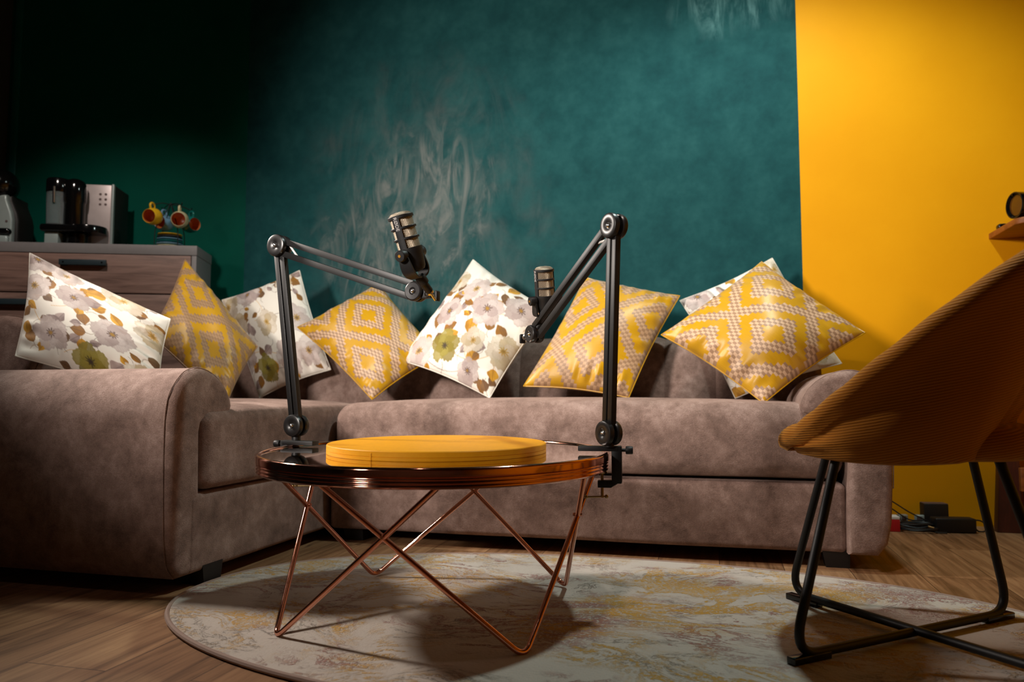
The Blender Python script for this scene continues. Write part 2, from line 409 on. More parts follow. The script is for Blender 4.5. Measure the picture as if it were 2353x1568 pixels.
bm = soft_box(-1.352, .376, 2.515, 3.12, .266, .492, .062, .028); sofa_part('seat_cushion', bm)
bm = soft_box(-2.30, -1.385, 1.80, 3.45, .04, .256, .018); sofa_part('base', bm)
bm = soft_box(-2.22, -1.368, 1.845, 3.12, .264, .478, .03, .038); sofa_part('seat_cushion', bm)
ARM = [(1.765, .038), (1.735, .075), (1.722, .15), (1.716, .25), (1.712, .37), (1.713, .46), (1.722, .515), (1.742, .552), (1.772, .582), (1.80, .597), (1.83, .603), (1.862, .601), (1.90, .590), (1.935, .571), (1.962, .546), (1.98, .518), (1.986, .495), (1.978, .475), (1.955, .465), (1.915, .461), (1.868, .458), (1.848, .448), (1.842, .425), (1.846, .30), (1.852, .15), (1.853, .038)]
def piped(poly, fn, a, inset=.0):
    b = bmesh.new(); tube(b, [fn(p, q, a) for p, q in poly], .0035, 8, closed=True); return b
bm = bmesh.new(); prism(bm, ARM, lambda p, q, t: Vector((t, p, q)), -1.387, -2.62, .022, 5)
bmesh.ops.subdivide_edges(bm, edges=[e for e in bm.edges if e.calc_length() > .5], cuts=10)
arm = sofa_part('armrest', bm)
b = piped([(1.722 + (p - 1.722) * .985 + .001, q) for p, q in ARM[:-3]], lambda p, q, t: Vector((t, p, q)), -1.3995)
b.free()
RX = lambda p: .375 + (1.853 - p) * .93    # right arm: the same scroll turned to face left
bm = bmesh.new(); prism(bm, [(RX(p), q + .012 * (1 if q < .1 else 0)) for p, q in ARM], lambda p, q, t: Vector((p, t, q)), 2.49, 3.44, .024, 5)
sofa_part('armrest', bm)
# piping seams on the arm ends
def seam(pts, r=.0017):
    b = bmesh.new(); tube(b, smooth_path(pts, 4), r, 8); return b
pp = [(-1.4035, p - .0015, q + .0012) for p, q in ARM[:18]]
o = sofa_part('piping', seam(pp), parent=arm)
pp = [(RX(p) + .002, 2.511, q) for p, q in ARM[3:18]]
sofa_part('piping', seam(pp))
# channel-tufted backrest
bm = bmesh.new()
xs = [-2.2 + .2 * k for k in range(14)]; xs[-1] = .39
prof = [(3.42, .27), (3.42, .70), (3.40, .735), (3.35, .757), (3.28, .762), (3.21, .752), (3.16, .725), (3.135, .68), (3.12, .60), (3.11, .52), (3.105, .42), (3.105, .30)]
for a, b_ in zip(xs[:-1], xs[1:]):
    K = 8; rows = []
    for k in range(K + 1):
        f = k / K; bul = (math.sin(PI * f)) ** .45
        rows.append([bm.verts.new((a + (b_ - a) * f, y - (.026 * bul if y < 3.3 else 0), z + (.012 * bul if z > .7 else 0))) for y, z in prof])
    for k in range(K):
        for q in range(len(prof)):
            bm.faces.new((rows[k][q], rows[k + 1][q], rows[k + 1][(q + 1) % len(prof)], rows[k][(q + 1) % len(prof)]))
    bm.faces.new(rows[0]); bm.faces.new(rows[-1][::-1])
sofa_part('backrest', bm, angle=50)
# scrolled back along the left side of the chaise
BK = [(p - .09, q) for p, q in [(-2.60, .04), (-2.60, .70), (-2.585, .755), (-2.55, .79), (-2.50, .806), (-2.44, .812), (-2.36, .812), (-2.30, .804), (-2.25, .786), (-2.215, .755), (-2.20, .71), (-2.205, .66), (-2.225, .62), (-2.245, .585), (-2.25, .30), (-2.25, .04)]]
bm = bmesh.new(); prism(bm, BK, lambda p, q, t: Vector((p, t, q)), 2.13, 2.70, .03, 5); bk = sofa_part('backrest', bm)
sofa_part('piping', seam([(p + (.002 if p > -2.5 else -.002), 2.164, q + .001) for p, q in BK[5:14]]), parent=bk)
for (x0, x1, y0, y1) in ((.305, .385, 2.545, 2.62), (-1.47, -1.385, 1.86, 1.95), (-1.33, -1.25, 2.575, 2.66), (-2.3, -2.22, 1.83, 1.92), (.38, .46, 3.30, 3.38), (-2.3, -2.22, 3.30, 3.38)):
    bm = bmesh.new(); P0 = [(x0 + .012, y0 + .008), (x1, y0 + .008), (x1, y1 - .008), (x0 + .012, y1 - .008)]; P1 = [(x0, y0), (x1, y0), (x1, y1), (x0, y1)]
    A = [bm.verts.new((x, y, 0)) for x, y in P0]; B = [bm.verts.new((x, y, .056)) for x, y in P1]
    bm.faces.new(A[::-1]); bm.faces.new(B)
    for i in range(4): bm.faces.new((A[i], A[(i + 1) % 4], B[(i + 1) % 4], B[i]))
    sofa_part('leg', bm, LEGB, smooth=False)

# ------------------------------------------------------------------ cushions
def cushion_grid(cs, T, N, seed):
    """cs: corners top, left, bottom, right. Returns positions front/back (N+1,N+1,3) and u, v"""
    rs = np.random.RandomState(seed)
    c = [np.array(p, float) for p in cs]
    u = np.linspace(0, 1, N + 1)[:, None] * np.ones((1, N + 1)); v = u.T
    # pull the sides in a little between the corners
    su = np.sin(PI * u); sv = np.sin(PI * v); k = .026
    uu = u + k * sv * (1 - 2 * u) * np.clip(1 - np.minimum(u, 1 - u) * 2.2, 0, 1); vv = v + k * su * (1 - 2 * v) * np.clip(1 - np.minimum(v, 1 - v) * 2.2, 0, 1)
    uu = uu[..., None]; vv = vv[..., None]
    P = c[0] * (1 - uu) * (1 - vv) + c[1] * (1 - uu) * vv + c[2] * uu * vv + c[3] * uu * (1 - vv)
    n = np.cross(c[1] - c[3], c[2] - c[0]); n /= np.linalg.norm(n)
    if n[1] > 0: n = -n
    U = 2 * u - 1; V = 2 * v - 1
    th = (np.clip(1 - U ** 2, 0, 1) ** .54) * (np.clip(1 - V ** 2, 0, 1) ** .54)
    edge = np.minimum(np.minimum(u, 1 - u), np.minimum(v, 1 - v))
    wr = np.zeros_like(u)
    for q in range(10):   # puckers running in from the seams, dying out towards the middle
        a = rs.uniform(20, 60); ph = rs.uniform(0, 6.28); side = q % 4
        along, dist = ((v, u), (v, 1 - u), (u, v), (u, 1 - v))[side]
        wr += np.sin(along * a + ph + dist * rs.uniform(-9, 9)) * np.exp(-((dist - .06) / .09) ** 2) * np.exp(-((along - rs.uniform(.15, .85)) / .22) ** 2)
    lump = sum(np.sin(u * rs.uniform(3, 8) + rs.uniform(0, 6)) * np.sin(v * rs.uniform(3, 8) + rs.uniform(0, 6)) for _ in range(4)) * .08
    h = T * .58 * th * (1 + lump) + (.0060 * wr) * np.clip(edge * 14, 0, 1)
    hb = T * .55 * th
    return P + n * h[..., None], P - n * hb[..., None], u, v
def cushion(name, cs, T, seed, mat, label, group, paint=None, N=70):
    F, B, u, v = cushion_grid(cs, T, N, seed)
    ctr = np.mean([np.array(p) for p in cs], 0); M = N + 1
    V = np.concatenate([F.reshape(-1, 3), B.reshape(-1, 3)]) - ctr
    idx = np.arange(M * M).reshape(M, M)
    q = np.stack([idx[:-1, :-1], idx[:-1, 1:], idx[1:, 1:], idx[1:, :-1]], -1).reshape(-1, 4)
    faces = np.concatenate([q, q[:, ::-1] + M * M])
    me = bpy.data.meshes.new(name); me.from_pydata(V.tolist(), [], faces.tolist())
    uvl = me.uv_layers.new(name='UVMap'); li = np.empty(len(me.loops), np.int32); me.loops.foreach_get('vertex_index', li)
    uvs = np.stack([u.ravel(), v.ravel()], -1); uvs = np.concatenate([uvs, uvs])
    uvl.data.foreach_set('uv', uvs[li].ravel().astype(np.float32))
    if paint is not None:
        colr = paint(u, v); at = me.color_attributes.new('print', 'FLOAT_COLOR', 'POINT')
        full = np.concatenate([colr.reshape(-1, 4), colr.reshape(-1, 4)]); at.data.foreach_set('color', full.ravel().astype(np.float32))
    for p in me.polygons: p.use_smooth = True
    me.materials.append(mat)
    bmx = bmesh.new(); bmx.from_mesh(me); bmesh.ops.remove_doubles(bmx, verts=bmx.verts[:], dist=1e-5); bmesh.ops.recalc_face_normals(bmx, faces=bmx.faces[:]); bmx.to_mesh(me); bmx.free()
    o = bpy.data.objects.new(name, me); COL.objects.link(o); o.location = ctr
    tag(o, label, 'cushion', group)
    # sewn edge seam
    edge = np.concatenate([F[0, :], F[1:, -1], F[-1, -2::-1], F[-2:0:-1, 0]]) - ctr
    b = bmesh.new(); tube(b, [tuple(p) for p in edge[::2]], .0024, 6, closed=True)
    s = finish('seam', b, mat, o)
    if paint is not None:
        at = s.data.color_attributes.new('print', 'FLOAT_COLOR', 'POINT'); at.data.foreach_set('color', np.tile(np.array(rgb(226, 220, 208), np.float32), len(s.data.vertices)))
    return o

def floral_paint(seed):
    rs = np.random.RandomState(seed)
    C = lambda r, g, b: np.array(rgb(r, g, b))
    def f(u, v):
        x = u * .46; y = v * .46
        img = np.ones(u.shape + (4,)) * C(236, 230, 219)
        wob = sum(np.sin(x * rs.uniform(60, 240) + rs.uniform(0, 6)) * np.sin(y * rs.uniform(60, 240) + rs.uniform(0, 6)) for _ in range(8)) * .12
        def put(mask, c, a=1.0):
            m = np.clip(mask, 0, 1)[..., None] * a; img[:] = img * (1 - m) + c * m
        def line(p0, p1, bend, w, c):
            t = np.linspace(0, 1, 16); p0 = np.array(p0); p1 = np.array(p1); d = p1 - p0; nn = np.array([-d[1], d[0]])
            pts = p0 + d * t[:, None] + nn * (bend * np.sin(PI * t))[:, None]
            D = np.full(u.shape, 9.0)
            for a, b in zip(pts[:-1], pts[1:]):
                ab = b - a; tt = np.clip(((x - a[0]) * ab[0] + (y - a[1]) * ab[1]) / (ab @ ab + 1e-12), 0, 1)
                D = np.minimum(D, np.hypot(x - a[0] - tt * ab[0], y - a[1] - tt * ab[1]))
            put((w - D) / .0012 + .5, c, .85)
        def leaf(cx, cy, L, W, ang, c1, c2):
            ca, sa = math.cos(ang), math.sin(ang); X = (x - cx) * ca + (y - cy) * sa; Y = -(x - cx) * sa + (y - cy) * ca
            tt = np.clip(X / L, 0, 1); wd = W * np.sin(PI * tt ** .75) * (1 + .25 * wob)
            ins = np.where((X > 0) & (X < L), (wd - np.abs(Y)) / .0014 + .5, 0)
            put(ins, c1); sh = np.clip(.5 + Y / W * .6 + wob * .9, 0, 1); m = np.clip(ins, 0, 1) * sh; put(m, c2, .8)
            vein = np.where((X > 0) & (X < L), (.0011 - np.abs(Y)) / .001 + .3, 0); put(vein * np.clip(ins, 0, 1), c2 * .6, .7)
        def flower(cx, cy, R, cols, cen, np_=5, rot=0.0):
            th0 = np.arctan2(y - cy, x - cx); r0 = np.hypot(x - cx, y - cy)
            for ring, (k, m) in enumerate(((1.0, np_), (.66, np_))):
                for q in range(m):
                    a = rot + ring * .6 + 2 * PI * q / m; ax, ay = cx + R * k * .54 * math.cos(a), cy + R * k * .54 * math.sin(a)
                    ca, sa = math.cos(a), math.sin(a); X = (x - ax) * ca + (y - ay) * sa; Y = -(x - ax) * sa + (y - ay) * ca
                    e = 1 - np.hypot(X / (R * k * .50), Y / (R * k * (.46 + .05 * rs.rand()))) + .30 * wob + .05 * np.cos(th0 * 26 + q)
                    c = cols[(q + ring) % 3] * (1 + .10 * (rs.rand() - .5)); put(e * 20 + .5, c, .9)
                    put((e * 20 + .5).clip(0, 1) * np.clip(.42 - e * 1.6 + .4 * wob, 0, 1), cols[2] * .84, .85)
                    put((e * 20 + .5).clip(0, 1) * (np.cos(th0 * 41 + 3 * wob) > .72) * np.clip(1.1 - r0 / R, 0, 1), cols[2] * .85, .5)
            e2 = R * .21 * (1 + .35 * np.cos(th0 * 9) + .5 * wob); put((e2 - r0) / .0015 + .5, cen[0]); put((e2 * .5 - r0) / .0015 + .5, cen[1])
        mauve = [C(200, 186, 180), C(212, 199, 193), C(190, 174, 168)]; mauve2 = [C(186, 170, 165), C(202, 188, 183), C(172, 154, 150)]
        cream = [C(206, 192, 172), C(222, 210, 192), C(190, 172, 140)]; olive = [C(126, 112, 22), C(150, 138, 56), C(136, 122, 34)]
        gold, gold2, brown, plum = C(212, 158, 40), C(150, 98, 10), C(122, 88, 50), C(112, 92, 90)
        pts = []
        tries = 0
        while len(pts) < 10 and tries < 600:
            tries += 1; p = rs.uniform(.02, .44, 2)
            if all(np.hypot(*(p - q)) > .115 for q in pts): pts.append(p)
        for i, p in enumerate(pts):   # stems from bloom to bloom
            q = pts[(i + 1) % len(pts)]
            if np.hypot(*(p - q)) < .3: line(p, q, rs.uniform(-.25, .25), .0011, gold if i % 2 else plum)
            for _ in range(2):
                e = p + rs.uniform(-.09, .09, 2); line(p, e, rs.uniform(-.3, .3), .0009, plum if _ else gold)
        for _ in range(64):
            p = rs.uniform(0, .46, 2); k = rs.rand(); L = rs.uniform(.032, .066); a = rs.uniform(0, 6.28)
            c1, c2 = ((gold, gold2), (gold2, brown), (brown, C(96, 66, 40)), (C(176, 156, 150), plum))[0 if k < .34 else 1 if k < .62 else 2 if k < .8 else 3]
            e = p + .03 * np.array([math.cos(a + 2.8), math.sin(a + 2.8)]); line(p, e, .2, .0009, c2); leaf(p[0], p[1], L, L * rs.uniform(.26, .46), a, c1, c2)
        for i, p in enumerate(pts):
            cols, cen = ((mauve, (C(176, 140, 60), C(120, 96, 70))), (cream, (C(186, 150, 80), C(150, 116, 50))), (mauve2, (C(112, 92, 86), C(160, 120, 40))), (olive, (C(84, 74, 24), C(60, 46, 30))))[(i * 7 + seed) % 3 if i != 1 else 3]
            flower(p[0], p[1], rs.uniform(.050, .072), cols, cen, 5 if i % 2 else 6, rs.uniform(0, 6))
        img[..., 3] = 1; return img
    return f
FG, GG = 'floral cushions along the sofa', 'gold woven cushions along the sofa'
cushion('floral_cushion', [(-2.392, 2.19, 1.040), (-2.152, 1.935, .652), (-1.745, 2.10, .503), (-1.785, 2.19, .784)], .15, 11, FLORAL,
        'large floral cushion lying on its side behind the near left scroll arm', FG, floral_paint(11), 200)
cushion('floral_cushion', [(-1.897, 3.2, 1.116), (-2.243, 3.1, .974), (-1.931, 2.95, .515), (-1.633, 3.03, .639)], .15, 12, FLORAL,
        'floral cushion in the sofa corner behind the upright pole of the left microphone arm', FG, floral_paint(22), 200)
cushion('floral_cushion', [(-1.008, 3.12, 1.113), (-1.239, 2.88, .669), (-.824, 2.76, .517), (-.641, 2.98, .869)], .165, 13, FLORAL,
        'floral cushion standing on a corner at mid sofa, between the two microphones', FG, floral_paint(35), 200)
cushion('floral_cushion', [(.23, 3.24, 1.083), (-.135, 3.14, .909), (.069, 2.98, .515), (.453, 3.06, .645)], .12, 14, FLORAL,
        'white floral cushion mostly hidden behind the rightmost gold cushion', FG, floral_paint(47), 200)
cushion('gold_cushion', [(-2.177, 2.75, 1.105), (-2.085, 2.45, .757), (-1.748, 2.45, .482), (-1.796, 2.72, .724)], .14, 21, m_gold('gold_brocade_a', 3.0, 5.0, (150, 116, 80), (170, 134, 96)),
        'gold zigzag cushion standing on its corner in front of the grey oak drawers', GG)
cushion('gold_cushion', [(-1.423, 3.05, 1.015), (-1.724, 2.9, .817), (-1.315, 2.78, .510), (-1.096, 2.97, .694)], .16, 22, m_gold('gold_brocade_b', 0.0, 0.0),
        'gold diamond cushion under the raised left microphone, between two floral cushions', GG)
cushion('gold_cushion', [(-.514, 3.1, 1.013), (-.708, 2.82, .561), (-.308, 2.8, .518), (-.133, 3.08, .921)], .175, 23, m_gold('gold_brocade_c', 7.0, 2.0, (158, 124, 92), (190, 154, 118)),
        'gold diamond cushion behind the upright pole of the right microphone arm', GG)
cushion('gold_cushion', [(.175, 3.0, 1.03), (-.192, 2.86, .75), (.152, 2.68, .500), (.497, 2.83, .741)], .18, 24, m_gold('gold_brocade_d', 2.0, 9.0),
        'rightmost gold checked cushion, leaning on the right sofa arm before the yellow wall', GG)

# ------------------------------------------------------------------ rug
bm = bmesh.new(); n = 140; RC = Vector((-.292, 1.854)); RA, RB = 1.075, .612
ring = []
def rugpt(k, s=1.0):
    a = 2 * PI * k / n; c, s_ = math.cos(a), math.sin(a); e = 2 / 2.15
    x = math.copysign(abs(c) ** e, c) * RA * s; y = math.copysign(abs(s_) ** e, s_) * RB * s
    return (RC.x + x + .043 * y, RC.y + y - .043 * x * .6)
top = [bm.verts.new((*rugpt(k), .010)) for k in range(n)]; bot = [bm.verts.new((*rugpt(k), 0.0005)) for k in range(n)]
bm.faces.new(top); bm.faces.new(bot[::-1])
for k in range(n): bm.faces.new((top[k], bot[k], bot[(k + 1) % n], top[(k + 1) % n]))
rug = tag(finish('oval_rug', bm, RUG), 'oval pale rug with gold and rose veining under the coffee table', 'rug')
bm = bmesh.new(); tube(bm, [(*rugpt(k, 1.004), .0068) for k in range(n)], .0062, 8, closed=True); finish('edge_binding', bm, RUGEDGE, rug)

# ------------------------------------------------------------------ coffee table
TC = Vector((-.672, 1.79, 0)); TZ = .3935
TILT = Matrix.Translation(TC) @ Matrix.Rotation(.0135, 4, Vector((math.cos(math.radians(14.953)), math.sin(math.radians(14.953)), 0)))
TAB = thing('coffee_table', 'round rose-copper coffee table with mirrored top and crossed hairpin legs', 'table', mat=TILT)
R0 = .424
bm = bmesh.new()
prof = [(R0 - .012, TZ - .030), (R0 - .012, TZ - .003), (R0 - .009, TZ), (R0 - .004, TZ + .0008), (R0, TZ - .002), (R0 + .0005, TZ - .006), (R0 + .0005, TZ - .0175)]
z = TZ - .0175
for k in range(3):
    prof += [(R0 - .0025, z - .0012), (R0 - .0005, z - .003), (R0 - .0005, z - .0058), (R0 - .0025, z - .0072)]; z -= .0075
prof += [(R0 - .006, TZ - .042), (R0 - .016, TZ - .042), (R0 - .016, TZ - .030), (R0 - .012, TZ - .030)]
lathe(bm, prof, 160, cap=False); finish('rim', bm, COPPER, TAB, angle=50)
bm = bmesh.new(); lathe(bm, [(0, TZ - .012), (R0 - .0115, TZ - .012), (R0 - .0115, TZ - .004), (0, TZ - .004)], 128); finish('tabletop', bm, MIRROR, TAB)
LC = Vector((.007, -.01)); ph0 = math.radians(2.5); dl = math.radians(63)
rods = {}
for k, b in enumerate((-135, -45, 45, 135)):
    a = math.radians(b) + ph0
    f = Vector((LC.x + .388 * math.cos(a), LC.y + .388 * math.sin(a), .0165))
    e0 = Vector((LC.x + .396 * math.cos(a - dl), LC.y + .396 * math.sin(a - dl), TZ - .040)); e1 = Vector((LC.x + .396 * math.cos(a + dl), LC.y + .396 * math.sin(a + dl), TZ - .040))
    # alternate rods pass just inside and outside of each other
    bm = bmesh.new(); tube(bm, fillet([e0 * 1.0, f - Vector((0, 0, .0085)), e1 * 1.0], .03, 8), .0062, 14); finish('leg', bm, COPPER, TAB)
for k in range(4):
    a = ph0 + k * PI / 2
    t_ = .388 * math.sin(PI / 4) / (.388 * math.sin(PI / 4) + .396 * math.sin(dl - PI / 4))
    rr = .388 * math.cos(PI / 4) + t_ * (.396 * math.cos(dl - PI / 4) - .388 * math.cos(PI / 4))
    bm = bmesh.new(); c = Vector((LC.x + rr * math.cos(a), LC.y + rr * math.sin(a), .0165 + (TZ - .0565) * t_))
    lathe(bm, [(0, -.011), (.0035, -.011), (.0042, -.009), (.0042, .009), (.0035, .011), (0, .011)], 12, aim(c, (math.cos(a), math.sin(a), 0))); finish('bolt', bm, COPPER, TAB)

# the mustard drum on the table
TR = thing('round_tray', 'flat round mustard-yellow drum in the middle of the copper table', 'tray', mat=TILT @ Matrix.Translation((.004, 0, TZ - .0039)))
bm = bmesh.new(); lathe(bm, [(0, 0), (.2665, 0), (.2675, .0012), (.2675, .0078), (.2664, .0083), (.2664, .0088), (.2675, .0093), (.2675, .0200), (.2658, .0218), (.262, .0222), (0, .0222)], 160); finish('body', bm, TRAYY, TR, angle=25)
bm = bmesh.new(); obox(bm, (-.055, -.2615, .0085), (.0018, 0, 0), (0, .0022, 0), (0, 0, .0080), .0006); finish('joint_strip', bm, TRAYY, TR)

# ------------------------------------------------------------------ microphone arms
def disc(bm, c, nrm, R, t):
    M = aim(c, nrm)
    lathe(bm, [(0, -t), (R * .93, -t), (R, -t * .6), (R, t * .35), (R * .95, t * .8), (R * .84, t), (R * .40, t * .93), (R * .30, t * .70), (R * .22, t * .62), (0, t * .62)], 40, M)
def joint(root, c, nrm, R, w, name='joint'):
    bm = bmesh.new(); disc(bm, Vector(c) + nrm * w, nrm, R, .008); disc(bm, Vector(c) - nrm * w, -nrm, R, .008)
    lathe(bm, [(0, -w), (R * .62, -w), (R * .62, w), (0, w)], 28, aim(c, nrm))
    j = finish(name, bm, JOINT, root, angle=30)
    bm = bmesh.new(); lathe(bm, [(R * .19, 0), (R * .18, .003), (R * .11, .0052), (0, .006)], 20, aim(Vector(c) + nrm * (w + .0045), nrm)); finish('screw', bm, CHROME, j)
    return j
def boom_arm(label, base, elbow, end, nrm, rad, tip_dir, group):
    """base, elbow, end: joint centres; nrm: which way the joint discs face; rad: outward direction at the table rim"""
    base, elbow, end, nrm, rad = map(Vector, (base, elbow, end, nrm, rad)); nrm.normalize(); rad.normalize()
    O = TC + rad * R0; O.z = TZ
    root = thing('microphone_arm', label, 'microphone arm', O, group=group)
    base, elbow, end = base - O, elbow - O, end - O
    tan = Vector((-rad.y, rad.x, 0)); Z = Vector((0, 0, 1))
    # clamp
    bm = bmesh.new()
    obox(bm, rad * -.024 + Z * .0075, rad * .048, tan * .015, Z * .006, .002)
    obox(bm, rad * .019 + Z * -.03, rad * .012, tan * .014, Z * .044, .003)
    prism(bm, [(-.026, -.084), (.005, -.084), (.024, -.072), (.031, -.060), (.031, -.052), (.01, -.066), (-.026, -.068)], lambda p, q, t: rad * p + Z * q + tan * t, -.013, .013, .002)
    cl = finish('clamp', bm, BLACKM, root)
    bm = bmesh.new(); rod(bm, rad * -.016 + Z * -.108, rad * -.016 + Z * -.045, .0035, 14); lathe(bm, [(0, 0), (.012, 0), (.013, .003), (.010, .008), (0, .009)], 20, aim(rad * -.016 + Z * -.0515, Z))
    s = finish('clamp_screw', bm, BRASSY, cl)
    bm = bmesh.new(); tb = (tan * -.35 - rad).normalized(); c = rad * -.016 + Z * -.106; rod(bm, c - tb * .010, c + tb * .040, .0022, 10)
    for q in (-.010, .040): bmesh.ops.create_uvsphere(bm, u_segments=12, v_segments=8, radius=.0048, matrix=Matrix.Translation(c + tb * q))
    finish('tommy_bar', bm, BRASSY, s)
    bm = bmesh.new(); kp = rad * .031 + Z * .004
    lathe(bm, [(0, 0), (.004, 0), (.004, .009), (.0085, .009), (.0095, .011), (.0095, .024), (.0085, .026), (0, .026)], 24, aim(kp, rad)); finish('knob', bm, BLACKM, cl)
    # post and base joint
    bm = bmesh.new(); pb = Vector((base.x, base.y, .012)); lathe(bm, [(0, 0), (.012, 0), (.012, .012), (.009, .016), (.009, base.z), (0, base.z)], 24, aim(pb, Z)); finish('post', bm, BLACKM, root)
    joint(root, base, nrm, .0295, .0125, 'base_joint')
    def bars(name, a, b, off, hw, hn, n0=0.0):
        d = (b - a).normalized(); up = nrm.cross(d).normalized()
        for s in (-1, 1):
            bm = bmesh.new(); c = (a + b) / 2 + up * (off * s) + nrm * n0
            obox(bm, c, d * ((b - a).length / 2), up * hw, nrm * hn, .0008)
            finish(name, bm, BLACK, root)
        return d, up
    bars('lower_bar', base + (elbow - base) * .03, elbow - (elbow - base) * .03, .0096, .0074, .0078)
    bars('upper_bar', elbow + (end - elbow) * .03, end - (end - elbow) * .03, .0166, .0082, .0076)
    joint(root, elbow, nrm, .0305, .0125, 'elbow_joint')
    bm = bmesh.new(); a, b = elbow + (end - elbow).normalized() * .03, elbow + (end - elbow).normalized() * .07
    up = nrm.cross((end - elbow).normalized()); rod(bm, a + up * .012 + nrm * -.002, b - up * .012 + nrm * -.002, .003, 10); finish('spring', bm, WHITEC, root)
    ej = joint(root, end, nrm, .0245, .0115, 'end_joint')
    # swivel lug at the tip with wing screw
    td = Vector(tip_dir).normalized(); tip = end + td * .038
    bm = bmesh.new(); prism(bm, [(-.004, -.016), (.028, -.013), (.046, -.008), (.050, 0), (.046, .008), (.028, .011), (-.004, .016)], lambda p, q, t: end + td * p + nrm.cross(td).normalized() * q + nrm * t, -.008, .008, .002); lug = finish('tip_lug', bm, BLACKM, root)
    bm = bmesh.new(); lathe(bm, [(0, 0), (.0075, 0), (.0075, .003), (.004, .005), (0, .0055)], 18, aim(tip + nrm * .008, nrm)); finish('tip_screw', bm, CHROME, lug)
    bm = bmesh.new(); w = tip + td * .014; lathe(bm, [(0, 0), (.004, 0), (.004, .006), (0, .006)], 14, aim(w, td)); obox(bm, w + td * .010, td * .004, nrm * .009, Z * .013, .003); finish('wing_screw', bm, BLACKM, lug)
    return O + tip

CY = math.radians(14.953); CR = Vector((math.cos(CY), math.sin(CY), 0)); CF = Vector((-math.sin(CY), math.cos(CY), 0))
def hdir(deg): return CR * math.cos(math.radians(deg)) + CF * math.sin(math.radians(deg))
AG = 'black scissor microphone arms clamped to the table'
A1 = dict(base=(-1.0901, 1.8389, .4465), elbow=(-1.1561, 1.8455, .9377), end=(-.7166, 1.7613, .7843))
A2 = dict(base=(-.2465, 1.809, .4385), elbow=(-.2275, 1.792, .9285), end=(-.477, 2.026, .694))
n1 = Vector((A1['end'][1] - A1['elbow'][1], -(A1['end'][0] - A1['elbow'][0]), 0)).normalized()
n2 = Vector((-(A2['end'][1] - A2['elbow'][1]), (A2['end'][0] - A2['elbow'][0]), 0)).normalized()
boom_arm('black microphone arm clamped to the left side of the copper table rim', A1['base'], A1['elbow'], A1['end'], n1,
         (-.43, .04, 0), (A1['end'][0] - A1['elbow'][0], A1['end'][1] - A1['elbow'][1], -.10), AG)
boom_arm('black microphone arm clamped to the right side of the copper table rim', A2['base'], A2['elbow'], A2['end'], n2,
         (.43, .035, 0), (A2['end'][0] - A2['elbow'][0], A2['end'][1] - A2['elbow'][1], -.05), AG)

